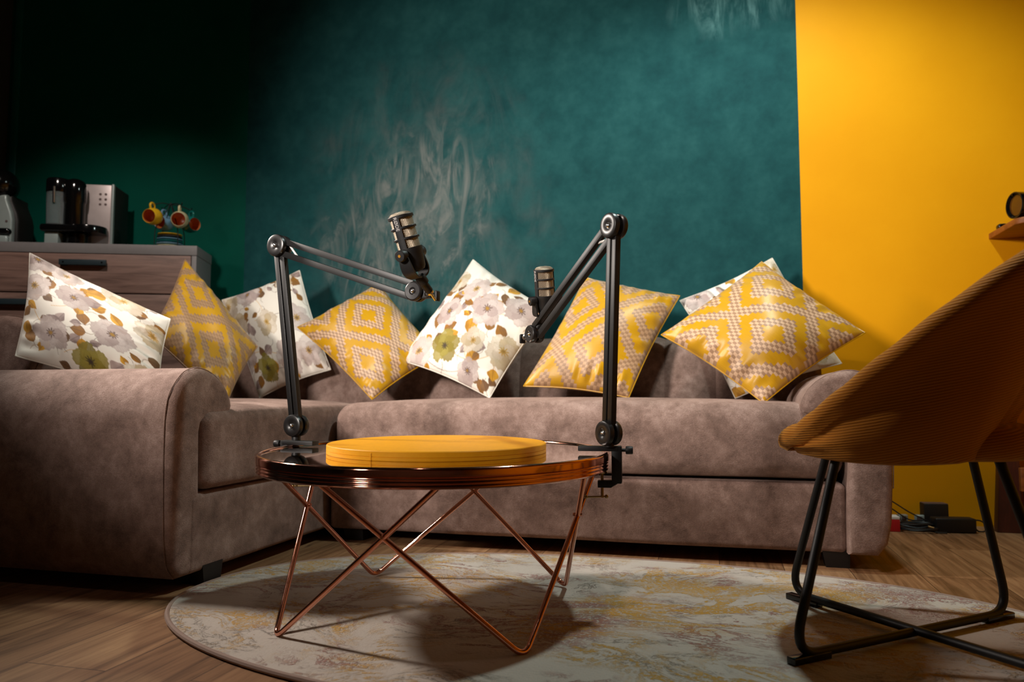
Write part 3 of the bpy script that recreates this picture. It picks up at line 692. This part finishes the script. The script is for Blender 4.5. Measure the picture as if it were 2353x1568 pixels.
# ------------------------------------------------------------------ microphones
def text_mesh(txt, size, M, mat, parent, depth=.0002):
    cu = bpy.data.curves.new('lettering', 'FONT'); cu.body = txt; cu.size = size; cu.extrude = depth; cu.align_x = 'CENTER'; cu.align_y = 'CENTER'; cu.resolution_u = 3
    tmp = bpy.data.objects.new('lettering_tmp', cu); COL.objects.link(tmp)
    dg = bpy.context.evaluated_depsgraph_get(); me = bpy.data.meshes.new_from_object(tmp.evaluated_get(dg))
    bpy.data.objects.remove(tmp); bpy.data.curves.remove(cu)
    me.transform(M); me.materials.append(mat); o = bpy.data.objects.new('lettering', me); COL.objects.link(o); o.parent = parent; return o
def microphone(label, foot, axis, knob, sw, group, letter_ang, k_=1.0):
    """foot: underside of body, axis: body direction, knob: towards the yoke knob, sw: swivel point on the arm"""
    M = aim(foot, axis, knob) @ Matrix.Scale(k_, 4); Mi = M.inverted()
    root = thing('podcast_microphone', label, 'microphone', mat=M, group=group)
    bm = bmesh.new(); lathe(bm, [(0, 0), (.014, 0), (.021, .003), (.0245, .010), (.0262, .022), (.0268, .040), (.0285, .046), (.0285, .0535), (0, .0535)], 48); finish('body', bm, BLACKM, root)
    bm = bmesh.new(); lathe(bm, [(.0, .002), (.0085, .002), (.0085, -.0012), (0, -.0012)], 24); finish('socket', bm, BLACKG, root)
    bm = bmesh.new(); lathe(bm, [(.0252, .053 + .074 * k / 12) for k in range(13)], 48, uv=True, cap=False)
    lathe(bm, [(.0252, .127), (.0235, .1305), (.019, .133), (.011, .1345), (.001, .135)], 48, uv=True, cap=False, vs=.45); finish('grille', bm, MICMESH, root)
    bm = bmesh.new()
    for z0, z1 in ((.0725, .0775), (.0965, .1015), (.120, .127)):
        lathe(bm, [(.0246, z0), (.0282, z0), (.0288, z0 + .001), (.0288, z1 - .001), (.0282, z1), (.0246, z1), (.0246, z0)], 48, cap=False)
    for k in range(2):
        a = math.radians(letter_ang) + k * PI; q = .30
        for j in range(6):
            a0 = a - q + 2 * q * j / 6; a1 = a - q + 2 * q * (j + 1) / 6
            vs = [bm.verts.new((r * math.cos(t), r * math.sin(t), zz)) for zz in (.050, .124) for r, t in ((.0246, a0), (.0287, a0), (.0287, a1), (.0246, a1))]
            for f in ((0, 1, 2, 3), (7, 6, 5, 4), (1, 5, 6, 2), (0, 4, 5, 1), (2, 6, 7, 3), (3, 7, 4, 0)): bm.faces.new([vs[i] for i in f])
    finish('grille_cage', bm, BLACKM, root, angle=30)
    # lettering down one cage bar
    a = math.radians(letter_ang); R_ = Vector((math.cos(a), math.sin(a), 0)); T_ = Vector((-math.sin(a), math.cos(a), 0))
    Lm = Matrix((Vector((0, 0, -1)), T_, R_)).transposed().to_4x4(); Lm.translation = R_ * .0292 + Vector((0, 0, .109)); text_mesh('RØDE', .0115, Lm, LETTER, root)
    # yoke: strap down both sides, meeting at the neck
    nd = (Mi.to_3x3() @ (Vector(foot) + 0 * Vector(axis) - Vector(sw))).normalized(); S = Mi @ Vector(sw)
    top = S + nd * .064
    bm = bmesh.new(); yk = []
    hub = top + nd * .004
    for s in (-1, 1):
        path = smooth_path([Vector((s * .0335, 0, .041)), Vector((s * .0338, 0, .020)), Vector((s * .031, 0, .0)) + Vector((hub.x * .25, hub.y * .35, 0)), Vector((s * .019 + hub.x * .6, hub.y * .75, hub.z * .75)), hub], 5)
        L_, R2 = [], []
        pr_ = []
        for i, p in enumerate(path):
            d = (path[min(i + 1, len(path) - 1)] - path[max(i - 1, 0)]).normalized(); y = Vector((0, 1, 0)); w = (y - d * y.dot(d)).normalized(); nn = d.cross(w)
            pr_.append([bm.verts.new(p + w * ((.0095 + .0055 * math.sin(PI * min(1, i / (len(path) * .8)))) * a_) + nn * (.0022 * b_)) for a_, b_ in ((-1, -1), (1, -1), (1, 1), (-1, 1))])
        for A_, B_ in zip(pr_[:-1], pr_[1:]):
            for k in range(4): bm.faces.new((A_[k], A_[(k + 1) % 4], B_[(k + 1) % 4], B_[k]))
        bm.faces.new(pr_[0][::-1]); bm.faces.new(pr_[-1])
    lathe(bm, [(0, -.012), (.0125, -.012), (.013, 0), (.011, .008), (0, .009)], 24, aim(top, nd)); yoke = finish('yoke', bm, BLACKM, root)
    for s in (-1, 1):
        bm = bmesh.new(); lathe(bm, [(0, 0), (.009, 0), (.0125, .001), (.0128, .003), (.0128, .0185), (.0115, .0202), (0, .0205)], 32, aim((s * .0285, 0, .041), (s, 0, 0))); kb = finish('knob', bm, BLACKM, yoke)
        bm = bmesh.new(); lathe(bm, [(0, 0), (.0034, 0), (.0032, .0006), (0, .0006)], 18, aim((s * .0490, 0, .041), (s, 0, 0))); finish('knob_dot', bm, GOLDDOT, kb)
    bm = bmesh.new(); lathe(bm, [(0, 0), (.0085, 0), (.0095, .004), (.0085, .030), (.0100, .034), (0, .034)], 24, aim(S + nd * .026, nd)); nk = finish('neck', bm, BLACKM, root)
    bm = bmesh.new(); lathe(bm, [(0, 0), (.0085, 0), (.0092, .002), (.0085, .0055), (0, .0055)], 24, aim(S + nd * .021, nd)); lathe(bm, [(0, 0), (.0032, 0), (.0032, .024), (0, .024)], 14, aim(S, nd)); finish('thread_nut', bm, CHROME, nk)
    return root
MG = 'black podcast microphones with mesh grilles'
microphone('black microphone tilted back at the tip of the left table arm, knob facing forward', (-.6715, 1.6466, .8157), (-.20, -.26, .945), -CF * .86 - CR * .42 - Vector((0, 0, .1)), (-.6473, 1.7094, .7551), MG, 4, 1.05)
microphone('black microphone standing upright at the tip of the right table arm, knob facing left', (-.4451, 2.0284, .7487), (.005, -.26, .965), -CR * .92 - CF * .40, (-.4815, 2.0135, .6853), MG, 6, .97)

# ------------------------------------------------------------------ corduroy chair
CC = Vector((.388, 1.84, 0))
CH = thing('lounge_chair', 'mustard corduroy shell chair on a crossed black tube base, at the right edge', 'chair', CC)
def interp(tab, a):
    for (a0, *p0), (a1, *p1) in zip(tab[:-1], tab[1:]):
        if a0 <= a <= a1:
            f = (a - a0) / (a1 - a0); f = f * f * (3 - 2 * f) * .12 + f * .88
            return [x + (y - x) * f for x, y in zip(p0, p1)]
    return tab[-1][1:]
# angle from the back of the chair -> rim radius, rim height, foot radius of the shell, foot height
RIM = [(0, .432, .915, .160, .412), (20, .425, .872, .165, .411), (35, .412, .818, .205, .409), (50, .394, .750, .25, .406), (65, .373, .677, .272, .404), (80, .349, .603, .280, .402), (95, .322, .538, .275, .402), (110, .294, .491, .255, .402), (125, .268, .463, .240, .403), (155, .250, .440, .225, .404), (180, .246, .434, .220, .404)]
bm = bmesh.new(); NA = 120; th = .021
cols_ = []
for k in range(NA):
    a = 2 * PI * k / NA; al = (math.degrees(a) + 25) % 360; al = min(al, 360 - al)
    R, Zr, rb, zb = interp(RIM, al)
    ca, sa = math.cos(a), math.sin(a)
    H = Zr - zb
    pts = [(.0, zb - .012), (rb * .55, zb - .012), (rb * .85, zb - .009), (rb * .96, zb - .003), (rb, zb + .012)]
    low = max(0, 1 - H / .12)
    for t in (.12, .25, .4, .55, .7, .82, .91):
        r_ = rb + (R - .016 - rb) * t + .014 * math.sin(PI * min(1, t * 1.6)) * (1 - low * .4)
        pts.append((r_, zb + .012 + (H - .052) * t))
    for q in range(9):
        g = -.55 + (PI + .55) * q / 8; pts.append((R - th + th * math.cos(g) + .004, Zr - th * .8 + th * 1.15 * math.sin(g)))
    ri = rb - .035
    for t in (.85, .65, .45, .25, .1):
        r_ = ri + (R - 2 * th - ri) * (t ** .9); pts.append((min(r_, R - 2 * th), .435 + max(0, (Zr - .03 - .435)) * t ** 1.15))
    pts += [(ri * .8, .432), (ri * .4, .428), (0, .427)]
    cols_.append([bm.verts.new((r_ * ca, r_ * sa, z)) for r_, z in pts])
for k in range(NA):
    A, B = cols_[k], cols_[(k + 1) % NA]
    for i in range(len(A) - 1):
        f = bm.faces.new((A[i], B[i], B[i + 1], A[i + 1]))
bmesh.ops.remove_doubles(bm, verts=bm.verts[:], dist=1e-5)
finish('shell', bm, CORD, CH, angle=60)
# round seat pad that sticks out under the back of the shell
bm = bmesh.new()
lathe(bm, [(0, .395), (.17, .395), (.215, .399), (.242, .407), (.254, .420), (.258, .436), (.252, .452), (.235, .464), (.20, .469), (0, .469)], 80, Matrix.Translation((.03, .02, 0)))
for v in bm.verts:
    if v.co.x < 0: v.co.x *= .86
    if v.co.x < .14: 
        s_ = .90 if v.co.x < .06 else 1 - .10 * (1 - (v.co.x - .06) / .08)
        v.co.y *= s_
finish('seat', bm, CORD, CH, angle=60)
def chair_loop(pa, pb, ta, tb, z):
    """one bent tube: seat to floor, across, and up again"""
    pts = [Vector((*ta, .425)), Vector((*pa, z)), Vector((*pb, z)), Vector((*tb, .425))]
    b = bmesh.new(); tube(b, fillet(pts, .075, 10), .0095, 16); return b
a_, b_, c_, f_ = (-.255, -.245), (-.215, .262), (.262, .215), (.225, -.262)
ta, tb_, tc_, tf = (-.145, -.13), (-.125, .13), (.165, .12), (.14, -.13)
finish('frame_tube', chair_loop(a_, c_, ta, tc_, .024), BLACKM, CH)
finish('frame_tube', chair_loop(b_, f_, tb_, tf, .0275), BLACKM, CH)
for (x, y), (u, v) in ((a_, c_), (c_, a_), (b_, f_), (f_, b_)):
    d = Vector((u - x, v - y, 0)).normalized(); bm = bmesh.new()
    obox(bm, Vector((x, y, .0175)) + d * .045, d * .05, Vector((-d.y, d.x, 0)) * .011, Vector((0, 0, .0072)), .002); finish('foot_pad', bm, BLACKG, CH)

# ------------------------------------------------------------------ chest of drawers and what stands on it
F0 = Vector((-2.354, 3.055, 0)); A22 = math.radians(22)
SBT = 1.230
SB = thing('drawer_chest', 'grey oak chest of drawers with slate bar handles by the dark green wall', 'chest of drawers', F0, A22)
W = .98
bm = bmesh.new(); rbox(bm, -W, 0, 0, .26, SBT - .046, SBT, .0015); finish('top_panel', bm, CARCASS, SB)
bm = bmesh.new(); rbox(bm, -.024, -.002, .003, .258, 0.0, SBT - .0465, .001); rbox(bm, -W + .002, -W + .024, .003, .258, 0, SBT - .0465, .001); rbox(bm, -W + .024, -.024, .23, .258, 0, SBT - .0465); finish('carcass', bm, CARCASS, SB)
for k in range(4):
    z1 = SBT - .049 - k * .186; z0 = z1 - .180
    bm = bmesh.new(); rbox(bm, -W + .026, -.027, .0, .022, z0, z1, .0015); dr = finish('drawer', bm, DRAWER, SB)
    hc = (-.50, -.84)[k % 2] if k < 2 else -.5
    bm = bmesh.new(); zh = z1 - .042; x0, x1 = (hc - .10, hc + .104) if k != 1 else (-.885, -.70)
    rbox(bm, x0, x1, -.024, -.012, zh - .014, zh + .012, .001)
    for xx in (x0 + .006, x1 - .03): rbox(bm, xx, xx + .026, -.013, .0, zh - .016, zh + .011, .001)
    hd = finish('handle', bm, HANDLE, dr)
    for xx in (x0 + .019, x1 - .017):
        bm = bmesh.new(); lathe(bm, [(0, 0), (.004, 0), (.004, .0012), (0, .0012)], 14, aim((xx, -.0238, zh - .001), (0, -1, 0))); finish('handle_screw', bm, BLACKG, hd)
def onchest(a, n): return F0 + d22 * a + n22 * n + Vector((0, 0, SBT))
# silver capsule machine with milk carafe
CM = thing('capsule_coffee_machine', 'silver and black coffee machine with clear milk carafe, beside the mug rack', 'coffee machine', onchest(-.575, .10), A22)
bm = bmesh.new(); rbox(bm, -.005, .130, .045, .23, .0, .318, .006); o = finish('housing', bm, SILVER, CM)
bm = bmesh.new(); rbox(bm, .1305, .141, .040, .060, .0, .320, .002); finish('front_trim', bm, SILVERB, CM)
bm = bmesh.new(); rbox(bm, .1303, .140, .0603, .235, .0, .318, .003); finish('side_panel', bm, DARKC, CM)
bm = bmesh.new(); rbox(bm, -.115, .0, .07, .23, .11, .322, .008); finish('water_tank', bm, SILVERB, CM)
for i in range(2):
    for j in range(3):
        bm = bmesh.new(); lathe(bm, [(0, 0), (.0062, 0), (.0058, .0015), (0, .0016)], 16, aim((.078 + .025 * i, .0452, .270 - .025 * j), (0, -1, 0))); finish('button', bm, GREYB, CM)
bm = bmesh.new(); lathe(bm, [(0, .10), (.046, .10), (.046, .205), (.05, .215), (.052, .26), (.050, .295), (.040, .315), (.022, .325), (0, .327)], 36, Matrix.Translation((-.018, .0, 0))); finish('brew_head', bm, BLACKG, CM)
bm = bmesh.new(); lathe(bm, [(0, .098), (.047, .098), (.0475, .102), (.0505, .215), (.0505, .256), (.048, .256), (.045, .104), (0, .104)], 36, Matrix.Translation((-.092, .0, 0))); carafe = finish('milk_carafe', bm, CLEAR, CM)
bm = bmesh.new(); lathe(bm, [(0, .256), (.052, .256), (.053, .262), (.053, .315), (.048, .322), (0, .323)], 36, Matrix.Translation((-.092, .0, 0))); rbox(bm, -.07, -.02, -.02, .03, .27, .315, .008); finish('carafe_lid', bm, BLACKG, carafe)
bm = bmesh.new(); rod(bm, (-.088, -.053, .20), (-.088, -.056, .275), .0065, 16); finish('milk_spout', bm, CHROME, carafe)
bm = bmesh.new(); rbox(bm, -.145, .06, -.065, .08, .064, .098, .012, 4); lathe(bm, [(0, .064), (.08, .064), (.08, .094), (.078, .098), (0, .098)], 40, Matrix.Translation((.045, .012, 0))); finish('drip_tray', bm, BLACKG, CM)
bm = bmesh.new(); lathe(bm, [(0, 0), (.055, 0), (.055, .064), (0, .064)], 36, Matrix.Translation((-.005, .02, 0))); finish('base', bm, BLACKG, CM)
bm = bmesh.new(); rbox(bm, -.128, -.068, -.045, .06, .0, .063, .004); finish('capsule_bin', bm, SILVERB, CM)
# round-headed machine at the left edge
DM = thing('pod_coffee_machine', 'grey pod coffee machine with a round black head, at the left picture edge', 'coffee machine', onchest(-.96, .14), A22)
prof = []
bm = bmesh.new()
OUT = [(.070, 0), (.098, 0), (.099, .13), (.092, .165), (.078, .20), (.068, .225), (.066, .25), (-.066, .25), (-.068, .225), (-.078, .20), (-.092, .165), (-.099, .13), (-.098, 0), (-.07, 0)]
prism(bm, OUT, lambda p, q, t: Vector((p, t, q)), .0, .16, .012, 4); finish('housing', bm, DARKC, DM)
bm = bmesh.new(); prism(bm, [(p * .86, q * .97 + .004) for p, q in OUT if q > .08 or p > .09 or p < -.09], lambda p, q, t: Vector((p, t, q)), -.03, .01, .01, 4); finish('front_panel', bm, SILVERB, DM)
bm = bmesh.new(); bmesh.ops.create_uvsphere(bm, u_segments=40, v_segments=24, radius=.083, matrix=Matrix.Translation((0, .02, .300))); finish('brew_head', bm, BLACKG, DM)
bm = bmesh.new(); rbox(bm, -.084, .084, -.05, .0, .052, .084, .012, 3); finish('pod_holder', bm, BLACKG, DM)
bm = bmesh.new(); rbox(bm, -.06, .078, -.048, -.012, .0, .048, .010, 3); finish('drip_tray', bm, SILVERB, DM)
bm = bmesh.new(); lathe(bm, [(0, 0), (.006, 0), (.005, .002), (0, .002)], 16, aim((.062, -.0305, .118), (0, -1, 0))); finish('button', bm, GREYB, DM)
# mug rack
MR = thing('mug_rack', 'black wire mug rack at the right end of the drawer chest', 'mug rack', onchest(-.165, .13), A22)
bm = bmesh.new()
tube(bm, [(.075 * math.cos(2 * PI * k / 32), .075 * math.sin(2 * PI * k / 32), .003) for k in range(32)], .0025, 8, closed=True)
for a in (225, 315, 45, 135):
    c, s_ = math.cos(math.radians(a)), math.sin(math.radians(a)); tube(bm, smooth_path([(.075 * c, .075 * s_, .003), (.070 * c, .070 * s_, .10), (.02 * c, .02 * s_, .19), (0, 0, .235)], 5), .0022, 8)
finish('wire_frame', bm, BLACKM, MR)
for dx, dy in ((-.064, -.045), (.062, -.045), (.075, .05), (-.05, .05)):
    bm = bmesh.new(); tube(bm, smooth_path([(0, 0, .225), (dx * .5, dy * .5, .226), (dx, dy, .214), (dx * 1.15, dy * 1.15 - .012, .222)], 5), .0022, 8); finish('hook', bm, BLACKM, MR)
def make_mug(label, glz, loc, rotz, tilt=0.0):
    """mug hanging by its handle: mouth towards the room, handle up"""
    m = Matrix.Translation(Vector(loc)) @ Matrix.Rotation(rotz, 4, 'Z') @ Matrix.Rotation(PI / 2 + tilt, 4, 'X')
    t = thing('mug', label, 'mug', mat=m, group='mugs hanging on the rack')
    bm = bmesh.new(); lathe(bm, [(0, -.034), (.026, -.034), (.034, -.028), (.0405, -.008), (.0405, .008), (.036, .026), (.0335, .034), (.0325, .0352), (.0312, .034)], 36, cap=False); finish('cup', bm, glz, t)
    bm = bmesh.new(); lathe(bm, [(.0312, .034), (.0335, .024), (.0375, .006), (.0375, -.008), (.031, -.026), (.02, -.031), (0, -.031)], 36, cap=False); finish('inside', bm, GLIN, t)
    bm = bmesh.new(); tube(bm, smooth_path([(0, .037, .016), (0, .056, .017), (0, .064, .004), (0, .058, -.012), (0, .038, -.014)], 5), .0052, 10); finish('handle', bm, glz, t)
    return t
def onrack(x, y, z): return MR.location + d22 * x + n22 * y + Vector((0, 0, z))
make_mug('yellow mug hanging on the left side of the wire rack', GLY, onrack(-.062, -.055, .152), A22 - .25, .15)
make_mug('cream mug with orange inside hanging on the right side of the wire rack', GLC, onrack(.060, -.055, .140), A22 + .12, .15)
make_mug('teal mug hanging behind the cream mug, rightmost on the rack', GLT, onrack(.080, .052, .140), A22 + .9, .05)
make_mug('pale blue mug hanging behind the yellow mug', GLB, onrack(-.045, .058, .146), A22 - .4, .05)
for k, (mt, nm, r) in enumerate(((GLC, 'cream saucer at the bottom of the stack under the mugs', .060), (GLB, 'pale blue saucer second from the bottom of the stack under the mugs', .061), (GLT, 'teal saucer in the middle of the stack under the mugs', .060), (GLB, 'pale blue saucer just beneath the top two of the stack', .059), (DARKC, 'black saucer right under the yellow one', .057), (GLY, 'yellow saucer on top of the stack under the mugs', .056))):
    t = thing('saucer', nm, 'saucer', onrack(0, 0, .0065 + .0118 * k), A22, 'saucers stacked under the mug rack')
    bm = bmesh.new(); lathe(bm, [(0, 0), (r * .6, 0), (r * .72, .002), (r, .0085), (r, .011), (r * .95, .0112), (r * .68, .0055), (0, .004)], 40); finish('dish', bm, mt, t)

# ------------------------------------------------------------------ wall shelf on the yellow wall, and things on it
SH = thing('wall_shelf', 'chestnut wood shelf on the yellow wall, at the right picture edge', 'shelf', (1.5, WY, 1.165))
bm = bmesh.new(); poly = [(-.407, -.001), (-.407, -.28), (-.39, -.305), (-.36, -.32), (.5, -.32), (.5, -.001)]
prism(bm, poly, lambda p, q, t: Vector((p, q, t)), 0, .024, .003); finish('board', bm, SHELFW, SH)
for x in (-.25, .35):
    bm = bmesh.new(); rbox(bm, x - .012, x + .012, -.20, -.002, -.016, -.0005, .002); rbox(bm, x - .012, x + .012, -.018, -.002, -.10, -.016, .002); finish('bracket', bm, SHELFW, SH)
LN = thing('camera_lens', 'black camera lens lying on the wall shelf with its front glass facing left', 'camera lens', (1.150, 3.235, 1.2405), math.radians(195))
bm = bmesh.new(); Mx = aim((0, 0, 0), (1, 0, 0)); lathe(bm, [(0, -.10), (.036, -.10), (.036, -.05), (.047, -.045), (.047, .02), (.0505, .03), (.0505, .055), (.046, .056), (.040, .045), (0, .044)], 44, Mx); finish('barrel', bm, BLACKG, LN)
bm = bmesh.new(); lathe(bm, [(0, .046), (.039, .045), (.038, .047), (.02, .050), (0, .051)], 40, Mx); finish('front_glass', bm, AMBER, LN)
SM = thing('remote_control', 'small rounded black remote near the left end of the wall shelf', 'remote', (1.135, 3.42, 1.1893), 0)
bm = bmesh.new(); rbox(bm, -.035, .06, -.018, .018, 0, .022, .009, 4); finish('body', bm, BLACKG, SM)
bm = bmesh.new(); lathe(bm, [(0, 0), (.006, 0), (.005, .0012), (0, .0012)], 16, Matrix.Translation((-.012, 0, .0222))); finish('button', bm, GREYB, SM)

# ------------------------------------------------------------------ dark wooden stand at the far right
DK = thing('wooden_stand', 'dark red wooden stand with a splayed leg, by the yellow wall at the right edge', 'stand', (1.28, 3.25, 0))
bm = bmesh.new(); prism(bm, [(-.245, .0), (-.155, .0), (-.165, .62), (-.205, .62)], lambda p, q, t: Vector((p, t, q)), .105, .150, .003); finish('leg', bm, DESKW, DK)
bm = bmesh.new(); prism(bm, [(.155, .0), (.245, .0), (.205, .62), (.165, .62)], lambda p, q, t: Vector((p, t, q)), .105, .150, .003); finish('leg', bm, DESKW, DK)
bm = bmesh.new(); rbox(bm, -.165, .165, .085, .145, .16, .25, .003); finish('cross_rail', bm, SHELFW, DK)
bm = bmesh.new(); rbox(bm, -.21, .21, .06, .19, .62, .645, .003); finish('top', bm, DESKW, DK)
bm = bmesh.new(); rbox(bm, -.150, .150, .10, .115, .02, .159, .002); finish('panel', bm, DESKW, DK)

# ------------------------------------------------------------------ clutter on the floor by the yellow wall
def single(name, bm, mat, label, cat, group=None, **kw):
    return tag(finish(name, bm, mat, **kw), label, cat, group)
PA = thing('power_adapter', 'black power brick with a looped lead on the floor by the yellow wall', 'power adapter', (.885, 3.325, 0), .12)
bm = bmesh.new(); rbox(bm, -.085, .062, -.03, .03, 0.001, .056, .006, 3); finish('body', bm, BLACKM, PA)
bm = bmesh.new(); tube(bm, smooth_path([(.06, 0, .047), (.085, -.005, .046), (.105, -.008, .030), (.100, -.006, .008), (.078, -.004, .006), (.066, 0, .018), (.055, .004, .022)], 6), .0028, 8); finish('lead', bm, BLACKM, PA)
bx = thing('card_box', 'small black box leaning open behind the power brick by the yellow wall', 'box', (.845, 3.425, 0), .10)
bm = bmesh.new(); rbox(bm, -.055, .035, -.022, .03, .001, .094, .002); finish('body', bm, DARKC, bx)
bm = bmesh.new(); rbox(bm, -.054, .034, -.021, .029, .0945, .0965, .0005); finish('lid', bm, GREYB, bx)
rb = thing('red_box', 'red and white carton half hidden behind the right sofa arm', 'box', (.645, 3.30, 0), .05)
bm = bmesh.new(); rbox(bm, -.045, .03, -.03, .03, .001, .047, .001); finish('body', bm, REDC, rb)
bm = bmesh.new(); rbox(bm, -.045, .03, -.03, .03, .0475, .058, .001); finish('lid', bm, WHITEC, rb)
for (x, y, r, lb) in ((.712, 3.40, .3, 'pale grey plug block behind the cables, nearest the red carton'), (.775, 3.405, -.2, 'pale grey plug block behind the cables, next to the black box')):
    t = thing('plug_block', lb, 'plug', (x, y, 0), r, 'pale grey plug blocks among the cables')
    bm = bmesh.new(); rbox(bm, -.018, .018, -.012, .012, .001, .050, .004, 3); finish('body', bm, SILVERB, t)
    bm = bmesh.new(); rbox(bm, -.009, .009, -.0145, -.0121, .03, .045, .001); finish('socket', bm, GREYB, t)
rs = random.Random(5)
CABLES = [('thin black cable in the coil nearest the camera, on the floor', 3.285, .012, 0), ('thick black cable curling over the top of the heap by the yellow wall', 3.325, .022, 1),
          ('black cable at the back of the heap against the yellow wall', 3.355, .018, 2)]
for lb, yy, zz, k in CABLES:
    pts = []; cx = .745
    for i in range(34):
        a = i * .62 + k; pts.append((cx + (.055 + .012 * rs.random()) * math.cos(a), yy + .026 * math.sin(a) * (1 + .2 * rs.random()), .006 + zz * (.3 + .7 * abs(math.sin(i * .37 + k))) ))
    pts.append((.80 + .02 * k, yy - .02, .006)); pts.append((.835, yy - .028, .006))
    bm = bmesh.new(); tube(bm, smooth_path(pts, 4), (.0032, .0042, .0030)[k], 8); o = single('cable', bm, BLACKM, lb, 'cable', 'black cables heaped on the floor')
    if k == 0:
        bm = bmesh.new(); rod(bm, (.768, yy - .04, .03), (.786, yy - .046, .026), .0035, 12); finish('plug_tip', bm, BRASSY, o)
for k, (zt, lb) in enumerate(((.125, 'thin black lead slanting down from behind the sofa arm, upper of two'), (.095, 'thin black lead slanting down from behind the sofa arm, lower of two'))):
    bm = bmesh.new(); tube(bm, smooth_path([(.565, 3.40, zt + .03), (.66, 3.385, zt - .015), (.73, 3.37, zt - .06), (.79, 3.36, .035), (.83, 3.365, .012)], 6), .0026, 8)
    single('cable', bm, BLACKM, lb, 'cable', 'black cables heaped on the floor')

# ------------------------------------------------------------------ light
def spot(name, loc, target, power, col, size, ang, blend):
    l = bpy.data.lights.new(name, 'SPOT'); l.energy = power; l.color = col; l.shadow_soft_size = size; l.spot_size = math.radians(ang); l.spot_blend = blend
    o = bpy.data.objects.new(name, l); COL.objects.link(o); o.location = loc
    o.rotation_euler = (Vector(target) - Vector(loc)).to_track_quat('-Z', 'Y').to_euler(); return o
def area(name, loc, target, power, col, sx, sy, spread=180):
    l = bpy.data.lights.new(name, 'AREA'); l.shape = 'RECTANGLE'; l.size = sx; l.size_y = sy; l.energy = power; l.color = col; l.spread = math.radians(spread)
    o = bpy.data.objects.new(name, l); COL.objects.link(o); o.location = loc
    o.rotation_euler = (Vector(target) - Vector(loc)).to_track_quat('-Z', 'Y').to_euler(); return o
spot('key_light', (-1.87, -.95, 1.55), (-.62, 3.4, 1.30), 790, (1.0, .90, .82), .2, 51, 1.0)
spot('ceiling_or_fill_spot', (.25, 2.38, 2.80), (.2, 2.3, 0), 108, (.84, 1.0, .95), .07, 150, .5)
spot('ceiling_or_fill_spot', (-.66, 1.0, 2.80), (-1.25, 1.3, 0), 9, (1.0, .74, .62), .06, 48, .8)
spot('side_light', (-2.75, 1.92, 1.78), (-.2, 1.9, .60), 250, (1.0, .89, .80), .12, 74, .8)
spot('ceiling_or_fill_spot', (-2.1, 1.4, 2.80), (-2.65, 2.8, .95), 110, (1.0, .87, .78), .07, 58, .8)  # added fill, no known fitting: brightens the drawers and coffee machines
spot('ceiling_or_fill_spot', (-.15, 1.1, 2.80), (-.18, 2.52, .30), 85, (1.0, .82, .73), .07, 42, .9)  # made-up lamp that lifts the sofa front
spot('ceiling_or_fill_spot', (-.3, -1.75, 2.80), (-.5, -2.6, 1.0), 14, (1.0, .85, .75), .07, 100, .6)  # unseen extra behind the camera, for copper rim reflections and mild fill
wd = bpy.data.worlds.new('room_ambience'); sc.world = wd; wd.use_nodes = True
wd.node_tree.nodes['Background'].inputs[0].default_value = (.05, .055, .055, 1); wd.node_tree.nodes['Background'].inputs[1].default_value = .3

# ------------------------------------------------------------------ camera
cam = bpy.data.cameras.new('camera'); co = bpy.data.objects.new('camera', cam); COL.objects.link(co)
cam.sensor_fit = 'HORIZONTAL'; cam.sensor_width = 36.0; cam.lens = 1752.7 / 2353 * 36.0; cam.clip_start = .05
pit = math.radians(4.047)
co.location = (0, 0, .528); co.rotation_euler = (PI / 2 + pit, 0, CY)
cam.dof.use_dof = True; cam.dof.focus_distance = 1.95; cam.dof.aperture_fstop = 3.2
sc.camera = co
vs = sc.view_settings; vs.view_transform = 'Standard'; vs.look = 'None'; vs.gamma = 1.0; vs.use_curve_mapping = False; vs.exposure = 0.0
